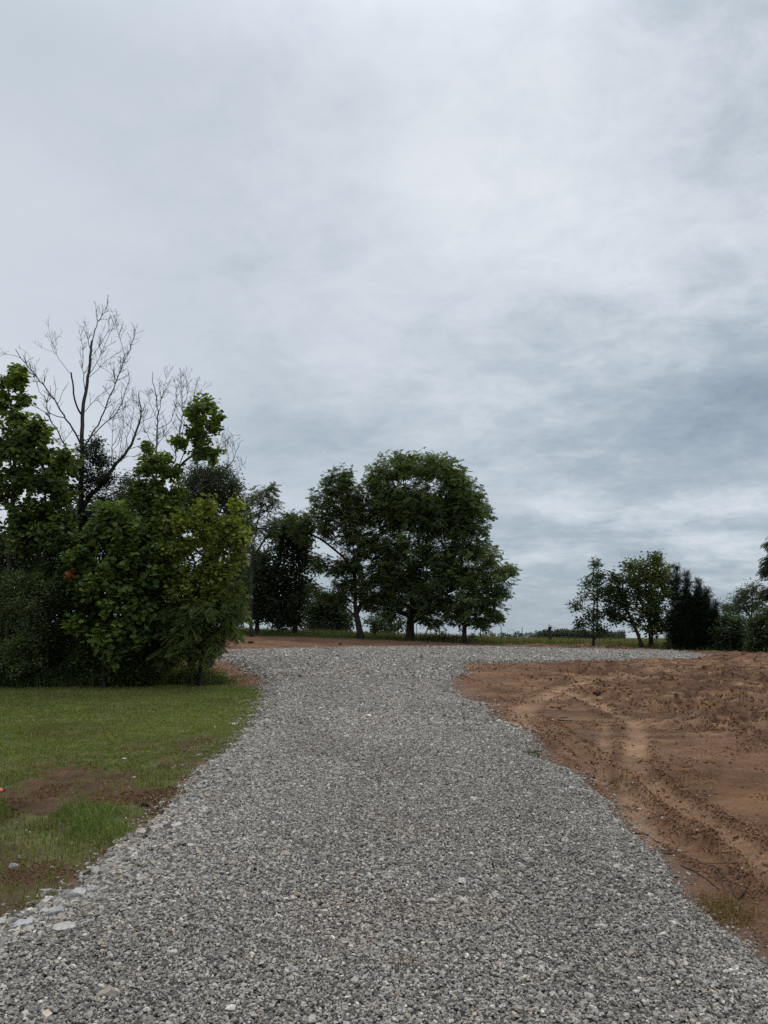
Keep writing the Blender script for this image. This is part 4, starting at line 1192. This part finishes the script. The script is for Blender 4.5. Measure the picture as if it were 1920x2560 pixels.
plant('maple_tree', 'yellow green maple forming the bright outer end of the thicket beside the gravel', 'tree', 20.5,
      [[(505, 1640), (500, 1560), (498, 1480), (508, 1400), (530, 1330), (550, 1280)], [(500, 1470), (450, 1410), (430, 1370)], [(505, 1420), (560, 1370), (590, 1330)]],
      [(520, 1262, 24, .3), (590, 1268, 16, .5), (480, 1290, 30, .25), (555, 1295, 28, .3), (600, 1300, 20, .55), (450, 1320, 28, .45), (510, 1330, 34, .3), (575, 1335, 32, .25), (608, 1352, 15, .6), (430, 1365, 28, .3), (480, 1380, 36, .15), (545, 1385, 36, .15), (595, 1390, 22, .3), (440, 1425, 32), (510, 1435, 36), (570, 1430, 28, .1), (470, 1475, 32), (535, 1480, 30), (402, 1400, 26, .1), (420, 1470, 28, .1), (500, 1505, 30), (558, 1495, 22, .1), (392, 1330, 24, .1)],
      .06, 'lobed', .15, 10, 120, (.085, .115, .022), (.21, .24, .030), BR, spread=.08, seed=55, jit=.28, depth=.8, thin=.75)
plant('hickory_sapling', 'sapling with long drooping compound leaves hanging low over the gravel edge', 'tree', 20.1,
      [[(480, 1690), (482, 1600), (488, 1540), (500, 1490)], [(484, 1570), (530, 1540), (565, 1530)], [(486, 1560), (440, 1540), (410, 1530)]],
      [(560, 1510, 26, .2), (590, 1540, 18, .1), (520, 1520, 30, .15), (480, 1520, 32), (540, 1560, 28, .2), (575, 1575, 18, .1), (495, 1570, 32), (450, 1560, 30), (415, 1540, 30), (530, 1598, 20, .1), (470, 1605, 24), (425, 1600, 26), (400, 1570, 26), (575, 1470, 20, .1), (600, 1500, 14, .2), (525, 1615, 18, .1), (495, 1628, 20), (455, 1632, 22), (415, 1640, 24), (520, 1585, 26), (570, 1550, 16, .1), (440, 1590, 30)],
      .03, 'long_compound', .30, 7, 85, (.062, .09, .026), (.12, .15, .035), BR, spread=.05, seed=56, jit=.24, droop=.45, depth=.6)
plant('honeysuckle_bush', 'grey green small leaved honeysuckle at the outer bottom corner of the thicket', 'bush', 20.2,
      [[(55, 1710), (55, 1640), (60, 1580)]],
      [(30, 1450, 34, .1), (80, 1450, 26, .2), (-10, 1480, 40), (60, 1500, 40, .1), (110, 1470, 22, .3), (10, 1550, 42), (75, 1560, 38), (20, 1620, 40), (80, 1615, 30, .1), (-10, 1660, 40), (45, 1672, 28), (90, 1650, 16), (140, 1450, 18, .4), (135, 1490, 18, .1)],
      .05, 'simple', .085, 16, 120, (.075, .10, .045), (.12, .155, .052), BR, spread=.10, seed=57, jit=.24, depth=.7)
plant('honeysuckle_bush', 'mid green undergrowth shrub in the middle of the thicket behind the log', 'bush', 20.8,
      [[(330, 1700), (332, 1640), (335, 1580)]],
      [(190, 1430, 38), (180, 1500, 40), (150, 1560, 36), (230, 1520, 36), (350, 1440, 40), (380, 1490, 42), (340, 1530, 40), (395, 1560, 36), (350, 1590, 40), (300, 1610, 34), (385, 1625, 32), (345, 1660, 34), (300, 1672, 26), (385, 1672, 22), (330, 1688, 20), (280, 1690, 20), (365, 1690, 16), (240, 1670, 26), (195, 1650, 26), (410, 1440, 34), (120, 1430, 34), (230, 1620, 28)],
      .05, 'simple', .115, 18, 95, (.042, .066, .022), (.085, .12, .03), BR, spread=.11, seed=58, jit=.24, depth=.6)
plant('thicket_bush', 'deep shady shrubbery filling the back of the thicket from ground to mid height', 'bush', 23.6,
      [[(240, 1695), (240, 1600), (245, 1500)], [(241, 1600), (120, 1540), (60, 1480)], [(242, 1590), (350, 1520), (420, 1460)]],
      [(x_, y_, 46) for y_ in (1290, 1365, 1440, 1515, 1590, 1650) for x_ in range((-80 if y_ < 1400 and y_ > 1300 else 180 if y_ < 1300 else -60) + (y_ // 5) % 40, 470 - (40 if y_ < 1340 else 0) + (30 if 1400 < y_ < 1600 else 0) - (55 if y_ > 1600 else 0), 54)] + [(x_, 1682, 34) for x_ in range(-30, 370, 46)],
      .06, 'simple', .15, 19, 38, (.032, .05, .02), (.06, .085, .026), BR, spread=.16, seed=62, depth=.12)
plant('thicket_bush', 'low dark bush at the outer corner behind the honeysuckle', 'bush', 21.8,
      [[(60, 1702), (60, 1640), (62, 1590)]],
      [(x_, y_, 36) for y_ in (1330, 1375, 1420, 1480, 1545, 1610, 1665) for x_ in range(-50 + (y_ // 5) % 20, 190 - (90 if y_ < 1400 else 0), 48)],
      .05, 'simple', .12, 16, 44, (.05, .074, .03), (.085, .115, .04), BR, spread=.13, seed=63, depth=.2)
plant('ivy_vine', 'dark small leaved vine wrapped round the trunk of the highest dead tree', 'vine', 22.4,
      [[(206, 1690), (205, 1500), (205, 1300), (206, 1150)]],
      [(240, 1110, 20), (215, 1130, 26), (250, 1150, 28), (195, 1170, 26), (235, 1195, 34), (265, 1200, 24), (200, 1230, 34), (250, 1250, 36), (215, 1290, 38), (270, 1290, 34), (225, 1350, 36), (180, 1290, 26), (300, 1260, 22), (285, 1330, 30)],
      .03, 'simple', .085, 14, 100, (.020, .030, .016), (.03, .042, .02), BR, spread=.10, seed=59, depth=.6)
plant('elm_tree', 'dark fine leaved elm behind the thicket under the leafy top sprig', 'tree', 29.0,
      [[(520, 1660), (520, 1500), (522, 1380), (528, 1280), (530, 1210)], [(522, 1350), (480, 1280), (460, 1230)], [(524, 1330), (570, 1270), (590, 1240)], [(521, 1400), (380, 1290), (330, 1240)]],
      [(530, 1195, 26), (500, 1185, 22), (560, 1185, 18), (480, 1215, 28), (540, 1225, 34), (582, 1220, 24), (500, 1250, 36), (565, 1260, 34), (600, 1265, 20), (470, 1280, 34), (530, 1300, 38), (585, 1310, 30), (320, 1210, 22), (345, 1225, 22), (310, 1250, 28), (350, 1260, 26), (610, 1330, 22), (600, 1380, 26), (560, 1350, 34), (610, 1430, 22), (590, 1470, 26), (560, 1430, 30)],
      .13, 'narrow', .16, 16, 46, (.034, .05, .026), (.055, .075, .032), BR, spread=.17, seed=60, depth=.7)
plant('thicket_sapling', 'spindly sapling with a bare lower stem at the open end of the thicket', 'sapling', 20.2,
      [[(470, 1690), (471, 1655), (469, 1625), (474, 1600)]], [(470, 1618, 22), (448, 1632, 16), (492, 1630, 14), (476, 1648, 10)],
      .016, 'simple', .07, 9, 110, (.03, .042, .018), (.05, .062, .026), BR, spread=.07, seed=61, rmin=.004, copies=False)

def weeds(px, py, w, h, n, label, base, seed):
    """an upright weedy clump of stems with leaves"""
    rr = np.random.default_rng(seed); c = ground(px, py); k = c[1] / F
    B = Bag(); N = n
    x = c[0] + rr.normal(0, w * k * .42, N); y = c[1] + rr.normal(0, w * k * .22, N) + w * k * .2
    z = T(x, y); fall = np.exp(-((x - c[0]) / (w * k * .6)) ** 2)
    L = h * k * rr.uniform(.45, 1.1, N) * (.4 + .6 * fall)
    B.add(*blades(x, y, z, L, np.full(N, .016), np.array(base) * rr.uniform(.6, 1.4, (N, 1)), .4))
    o = empty('weed_clump', (c[0], c[1], float(T(c[0], c[1])))); tag(o, label, 'weeds', 'weeds at the foot of the thicket')
    M_ = N * 3; i = rr.integers(0, N, M_); f = rr.uniform(.3, 1, M_)
    p = np.stack([x[i], y[i], z[i] + L[i] * f], 1) + rr.normal(0, .04, (M_, 3))
    d = rr.normal(size=(M_, 3)) * np.array([1, 1, .4])
    v, pl, cc = leaves('narrow', p, d, np.tile([0, 0, 1.], (M_, 1)) + rr.normal(0, .4, (M_, 3)), rr.uniform(.06, .13, M_), np.array(base) * rr.uniform(.6, 1.4, (M_, 1)))
    tri = np.vstack([np.vstack(B.t)] + [p[:, [0, 1, 2]] for p in [q_ + B.o for q_ in pl]] + [p[:, [0, 2, 3]] for p in [q_ + B.o for q_ in pl] if p.shape[1] == 4])
    mk('foliage', np.vstack([np.vstack(B.v), v]), [np.vstack(B.q), tri], M_leaf, o, col=np.vstack([np.vstack(B.c), cc]), origin=np.array(o.location))
weeds(478, 1712, 110, 50, 1300, 'tall grassy weed clump at the open end of the thicket', (.08, .108, .034), 71)
weeds(395, 1708, 70, 58, 800, 'leafy green weed clump under the thicket beside the log', (.06, .092, .03), 72)
weeds(330, 1715, 60, 30, 600, 'low weeds between the log and the leafy weed clump', (.06, .084, .03), 73)
weeds(215, 1714, 150, 20, 380, 'straggling weeds in front of the fallen log', (.036, .052, .02), 76)
weeds(262, 1717, 80, 58, 1100, 'knee high leafy weeds round the foot of the light leaved sapling', (.075, .105, .032), 77)
weeds(130, 1717, 110, 42, 1100, 'knee high leafy weeds at the foot of the young sycamore', (.06, .088, .03), 78)
weeds(20, 1717, 110, 48, 1100, 'tall weeds at the foot of the outermost sycamore', (.06, .084, .032), 79)
weeds(50, 1712, 130, 26, 340, 'low weeds under the honeysuckle at the picture edge', (.032, .046, .02), 74)
weeds(1338, 1893, 20, 5, 14, 'small bright green weed patch on the soil verge of the driveway', (.085, .11, .035), 75)

def dead_leaves():
    rr = np.random.default_rng(81); c = at(175, 1438, 20.9); n = 34
    p = c + rr.normal(0, .075, (n, 3))
    v, pl, cc = leaves('lobed', p, rr.normal(size=(n, 3)), rr.normal(size=(n, 3)) + np.array([0, -.6, .6]), rr.uniform(.07, .13, n), np.array([.30, .105, .055]) * rr.uniform(.7, 1.25, (n, 1)))
    tb = Tubes(); tb.add([c + np.array([.15, .5, -.25]), c + np.array([.05, .2, -.05]), c], [.01, .008, .005], 4)
    o = empty('dead_leaf_spray', c); tag(o, 'rusty orange dead leaf spray caught in the dark thicket', 'dead leaves')
    mk('leaves', v, pl, M_leaf_soft, o, col=cc, origin=c); tb.build('twig', M_dead, o, c)
dead_leaves()

# ------------------------------------------------------------------ log, sticks, odds and ends
def stick(pts, w, label, mat, name='stick', lift=.0, group='sticks on the bare soil', side=True):
    rr = np.random.default_rng(int(abs(pts[0][0] * 7 + pts[0][1])))
    P = np.array([ground(*p) for p in pts]); d = P[:, 1].mean()
    r = max(.004, w / F * d / 2)
    Q = resample(P, .07 if r < .05 else .15)
    Q[:, 2] = Hfull(Q[:, 0], Q[:, 1])
    # a rigid stick bridges the hollows
    t = np.linspace(0, 1, len(Q)); lin = Q[0, 2] * (1 - t) + Q[-1, 2] * t
    Q[:, 2] = np.maximum(Q[:, 2], .5 * (Q[:, 2] + lin)) + r * .6 + lift * np.sin(t * math.pi)
    Q[:, :2] += rr.normal(0, r * .5, (len(Q), 2))
    tb = Tubes(); tb.add(Q, r * (1.05 - .55 * t) * rr.uniform(.85, 1.15, len(Q)), 6 if r < .05 else 14)
    if side:
        for s_ in rr.uniform(.3, .85, 2):
            i = int(s_ * (len(Q) - 1)); dd = Q[min(i + 1, len(Q) - 1)] - Q[max(i - 1, 0)]; dd /= np.linalg.norm(dd) + 1e-9
            sd_ = np.array([-dd[1], dd[0], .25]) * rr.choice([-1, 1]); sd_[2] = abs(sd_[2])
            L = np.linalg.norm(Q[-1] - Q[0]) * rr.uniform(.15, .3)
            tb.add([Q[i], Q[i] + (dd * .6 + sd_ * .5) * L * .5, Q[i] + (dd * 1.1 + sd_ * .8) * L], [r * .6, r * .45, r * .25], 4)
    o = tb.build(name, mat, None, Q.mean(0))
    return tag(o, label, 'log' if name == 'fallen_log' else 'stick', None if name == 'fallen_log' else group)

stick([(106, 1703), (170, 1703), (230, 1704), (284, 1706)], 30, 'dark fallen log lying at the foot of the thicket', M_bark, 'fallen_log', side=False)
stick([(1584, 2119), (1660, 2130), (1747, 2143)], 5, 'long straight stick lying across the soil next to the gravel', M_dead)
stick([(1377, 1768), (1390, 1771), (1401, 1775)], 5, 'short dark stick highest of the few in the middle of the tracks', M_bark)
stick([(1367, 1791), (1395, 1791), (1421, 1789)], 3, 'thin dark stick second below the short one among the tracks', M_bark)
stick([(1392, 1799), (1420, 1799), (1448, 1797)], 3.5, 'forked dark stick lowest of the few in the middle of the tracks', M_bark)
stick([(1421, 1762), (1432, 1752), (1444, 1745)], 2.5, 'slanting twig pointing up toward the lone dark clod', M_bark)
stick([(1483, 1942), (1486, 1932), (1493, 1919)], 3, 'pale bent twig sticking out of the soil verge', M_wood, lift=.08)
stick([(1587, 2080), (1603, 2080), (1619, 2083)], 5, 'stubby dark stick just above the long straight stick', M_bark)
stick([(1536, 2070), (1545, 2058), (1553, 2046)], 2.5, 'thin dark twig on the gravel edge above the stubby stick', M_bark)
stick([(1782, 2173), (1815, 2210), (1842, 2250)], 4, 'bent tan twig running down to the dry straw', M_wood, lift=.03)
stick([(1725, 2130), (1775, 2165), (1820, 2240)], 3, 'thin curved stalk above the dry straw', M_wood, lift=.03)
stick([(1845, 2250), (1880, 2240), (1918, 2226)], 5, 'dark brown stick beside the straw reaching the picture edge', M_bark)
stick([(1786, 2200), (1830, 2185), (1868, 2160)], 3, 'thin grey twig crossing above the dark brown stick', M_dead)
stick([(1700, 2160), (1745, 2180), (1800, 2225)], 4, 'dark root end half sunk in the soil below the long straight stick', M_bark)
stick([(400, 1915), (414, 1918), (428, 1922)], 4, 'short dark stick on the small bare spot in the lawn', M_bark, group='sticks on the bare soil')

def straw():
    rr = np.random.default_rng(91); B = Bag(); c = ground(1815, 2275); n = 1600
    x = c[0] + rr.normal(0, .085, n); y = c[1] + rr.normal(0, .13, n)
    z = Hfull(x, y)
    B.add(*blades(x, y, z + rr.uniform(0, .03, n), rr.uniform(.02, .06, n), np.full(n, .004), np.array([.19, .115, .04]) * rr.uniform(.5, 1.3, (n, 1)), 1.7))
    o = B.build('straw_tuft', M_grass, None, np.array([c[0], c[1], float(T(c[0], c[1]))]))
    tag(o, 'golden brown tuft of dead straw at the lower soil verge', 'dry grass')
    B = Bag(); c = ground(1010, 2468); n = 50
    x = c[0] + rr.normal(0, .045, n); y = c[1] + rr.normal(0, .05, n); z = Hfull(x, y) + .015
    B.add(*blades(x, y, z, rr.uniform(.03, .07, n), np.full(n, .003), np.array([.15, .10, .05]) * rr.uniform(.5, 1.3, (n, 1)), 1.1))
    o = B.build('straw_tuft', M_grass, None, np.array([c[0], c[1], 0.]))
    tag(o, 'small brown wisp of dead grass lying on the driveway stones', 'dry grass')
straw()

def scrap():
    c = ground(3, 1980); k = c[1] / F
    x = np.linspace(-9, 7, 8) * k; y = np.linspace(-.03, .05, 6)
    X, Y = np.meshgrid(x, y); z0 = float(Hfull(np.array([c[0]]), np.array([c[1]]))[0])
    Z = .008 + .010 * np.sin(X * 50) * np.cos(Y * 60) + .008 * (X / x.max()) ** 2
    top = np.stack([X.ravel(), Y.ravel(), Z.ravel()], 1); bot = top - np.array([0, 0, .003])
    n = len(top); idx = np.arange(n).reshape(X.shape)
    q = np.stack([idx[:-1, :-1], idx[:-1, 1:], idx[1:, 1:], idx[1:, :-1]], -1).reshape(-1, 4)
    rim = np.concatenate([idx[0, :], idx[1:, -1], idx[-1, -2::-1], idx[-2:0:-1, 0]])
    r2 = np.roll(rim, -1); sq = np.stack([rim, rim + n, r2 + n, r2], 1)
    o = mk('plastic_scrap', np.vstack([top, bot]), [q, (q + n)[:, ::-1], sq], M_red)
    o.location = (c[0], c[1], z0)
    tag(o, 'crumpled red plastic scrap on the soil at the picture edge', 'litter')
scrap()

def puddle(px, py, w, h):
    c = ground(px, py); k = c[1] / F; a = np.linspace(0, 2 * math.pi, 40, endpoint=False)
    c2 = ground(px, py + h / 2); c1 = ground(px, py - h / 2)
    rx, ry = w * k / 2, max(.12, (c1[1] - c2[1]) / 2)
    r = 1 + .22 * np.sin(3 * a + px) + .12 * np.sin(5 * a)
    x, y = c[0] + rx * r * np.cos(a), c[1] + ry * r * np.sin(a)
    z = np.percentile(Hfull(x, y), 65) + .012
    V = np.vstack([np.stack([x, y, np.full(40, z)], 1), np.stack([x, y, np.full(40, z - .15)], 1)])
    s = np.arange(40); s2 = np.roll(s, -1)
    o = mk('puddle', V, [np.stack([s + 40, s2 + 40, s2, s], 1), s[None, :]], M_puddle)
    tag(o, kind='structure')
puddle(1698, 1736, 62, 7); puddle(1512, 1731, 46, 6); puddle(1770, 1744, 36, 4)

# ------------------------------------------------------------------ sky and light
def world():
    w = bpy.data.worlds.new('World'); scene.world = w; w.use_nodes = True
    nt = w.node_tree; n = nt.nodes; l = nt.links; n.clear()
    out = nd(n, 'ShaderNodeOutputWorld')
    sky = nd(n, 'ShaderNodeTexSky'); sky.sky_type = 'NISHITA'; sky.sun_disc = False
    sky.sun_elevation = R(SUN_EL); sky.sun_rotation = R(SUN_AZ)
    bg1 = nd(n, 'ShaderNodeBackground'); bg1.inputs[1].default_value = .1
    l.new(sky.outputs[0], bg1.inputs[0])
    tc = nd(n, 'ShaderNodeTexCoord'); sep = nd(n, 'ShaderNodeSeparateXYZ'); l.new(tc.outputs['Generated'], sep.inputs[0])
    def math_(op, a, b=None, c=None, clamp=False):
        m = nd(n, 'ShaderNodeMath', operation=op); m.use_clamp = clamp
        for i, v in enumerate((a, b, c)):
            if v is None: continue
            if isinstance(v, (int, float)): m.inputs[i].default_value = v
            else: l.new(v, m.inputs[i])
        return m.outputs[0]
    X, Y, Z = sep.outputs
    zc = math_('MAXIMUM', Z, 0.0)
    den = math_('ADD', zc, .26)
    u = math_('DIVIDE', X, den); v = math_('DIVIDE', Y, den)
    cmb = nd(n, 'ShaderNodeCombineXYZ'); l.new(u, cmb.inputs[0]); l.new(v, cmb.inputs[1])
    def noise(scale, detail, rough, off, dist=0., sx=1, sy=1, rz=0):
        mp = nd(n, 'ShaderNodeMapping'); mp.inputs['Location'].default_value = (off, off * .7, 0); mp.inputs['Scale'].default_value = (sx, sy, 1); mp.inputs['Rotation'].default_value = (0, 0, rz)
        t = nd(n, 'ShaderNodeTexNoise'); t.inputs['Scale'].default_value = scale; t.inputs['Detail'].default_value = detail; t.inputs['Roughness'].default_value = rough; t.inputs['Distortion'].default_value = dist
        l.new(cmb.outputs[0], mp.inputs[0]); l.new(mp.outputs[0], t.inputs['Vector'])
        return t.outputs[0]
    nA = noise(1.0, 5, .5, 3.1, .4, 1, .9, .5)       # broad masses
    nB = noise(2.8, 8, .58, 7.7, .4, .9, 1.2, .35)   # billows
    # masses of the deck at their own bearings (azimuth, elevation): centre, half widths, gain
    az = math_('ARCTAN2', X, Y); el = math_('ARCSINE', Z)
    tot = None
    for (ax, ey, wx, wy, g) in MASSES:
        dx = math_('DIVIDE', math_('SUBTRACT', az, R(ax)), R(wx)); dy = math_('DIVIDE', math_('SUBTRACT', el, R(ey)), R(wy))
        wob = math_('MULTIPLY', math_('SUBTRACT', nB, .5), 1.1)
        d2 = math_('ADD', math_('POWER', math_('ABSOLUTE', math_('ADD', dx, wob)), 2.0), math_('POWER', math_('ABSOLUTE', math_('ADD', dy, wob)), 2.0))
        e = math_('MULTIPLY', math_('EXPONENT', math_('MULTIPLY', d2, -1.0)), g)
        tot = e if tot is None else math_('ADD', tot, e)
    right = math_('MULTIPLY_ADD', az, 1.1, .62, clamp=True)          # the deck breaks up more to the right
    a = math_('MULTIPLY', math_('SUBTRACT', nA, .5), .34)
    nC = noise(6.5, 9, .62, 13.3, .5, 1, 1.1, .35)
    b0 = math_('MULTIPLY', math_('MULTIPLY', math_('SUBTRACT', nB, .5), .46), right)
    nD = noise(15, 9, .66, 21.7, .6, 1, 1.1, .35)
    fine = math_('ADD', math_('MULTIPLY', math_('SUBTRACT', nC, .5), .44), math_('MULTIPLY', math_('SUBTRACT', nD, .5), .24))
    b = math_('ADD', b0, math_('MULTIPLY', fine, right))
    base = math_('ADD', math_('ADD', a, b), tot)
    lvl = math_('ADD', base, .5, clamp=True)
    cr = nd(n, 'ShaderNodeValToRGB'); l.new(lvl, cr.inputs[0])
    for i, (pos, c) in enumerate(RAMP):
        e = cr.color_ramp.elements[i] if i < 2 else cr.color_ramp.elements.new(pos)
        e.position = pos; e.color = (*c, 1)
    bg2 = nd(n, 'ShaderNodeBackground'); bg2.inputs[1].default_value = 1.0
    l.new(cr.outputs[0], bg2.inputs[0])
    zen = nd(n, 'ShaderNodeMapRange', interpolation_type='SMOOTHSTEP'); l.new(Z, zen.inputs[0])
    for i_, v_ in ((1, .60), (2, .97), (3, 1.0), (4, 2.3)): zen.inputs[i_].default_value = v_
    l.new(zen.outputs[0], bg2.inputs[1])
    mx = nd(n, 'ShaderNodeMixShader'); mx.inputs[0].default_value = .94
    l.new(bg1.outputs[0], mx.inputs[1]); l.new(bg2.outputs[0], mx.inputs[2]); l.new(mx.outputs[0], out.inputs[0])

SUN_EL, SUN_AZ = 58, 20
RAMP = [(0.0, (.24, .31, .385)), (1.0, (.95, .96, .985)), (.3, (.41, .485, .555)), (.5, (.62, .675, .74)), (.72, (.775, .815, .865))]
MASSES = [(26, 15.5, 11, 4.5, -.33), (17, 10, 14, 4, -.08), (-6, 13, 10, 3, -.03), (2, 20, 9, 5, .07), (25, 42, 8, 5, -.09), (16, 37, 5, 4, .10), (21, 29, 6, 4, .10), (4, 36, 9, 10, .14), (-16, 30, 10, 12, -.02), (12, 30, 7, 5, .10), (26, 33, 6, 5, -.08), (24, 26, 8, 2.5, .06), (-5, 19, 16, 6, -.03), (21, 8.8, 7, .8, .14), (13, 9.6, 3, .8, .12), (8, 2, 40, 6, -.26), (-8, 14, 8, 2.5, -.06),
          (0, 75, 60, 28, .06)]
world()

sun = bpy.data.lights.new('sun', 'SUN'); sun.energy = 1.4; sun.angle = R(25); sun.color = (1, .97, .92)
so = bpy.data.objects.new('sun', sun); COL.objects.link(so)
# sky rotation is measured from +Y toward +X
azr, elr = R(SUN_AZ), R(SUN_EL)
from mathutils import Vector
sd_ = Vector((math.sin(azr) * math.cos(elr), math.cos(azr) * math.cos(elr), math.sin(elr)))
so.rotation_euler = sd_.to_track_quat('Z', 'Y').to_euler(); so.location = sd_ * 60

cam = bpy.data.cameras.new('camera'); co = bpy.data.objects.new('camera', cam); COL.objects.link(co)
co.location = (0, 0, EYE); co.rotation_euler = (math.pi / 2 + PITCH, 0, 0)
cam.sensor_fit = 'VERTICAL'; cam.sensor_height = 36; cam.lens = 36 * F / 2560
cam.clip_start = .05; cam.clip_end = 9000
scene.camera = co

scene.view_settings.view_transform = 'Standard'; scene.view_settings.look = 'None'
scene.view_settings.exposure = 0; scene.view_settings.gamma = 1
scene.render.engine = 'CYCLES'
cy = scene.cycles
cy.max_bounces = 5; cy.diffuse_bounces = 3; cy.glossy_bounces = 2; cy.transmission_bounces = 3; cy.transparent_max_bounces = 4
cy.use_denoising = False
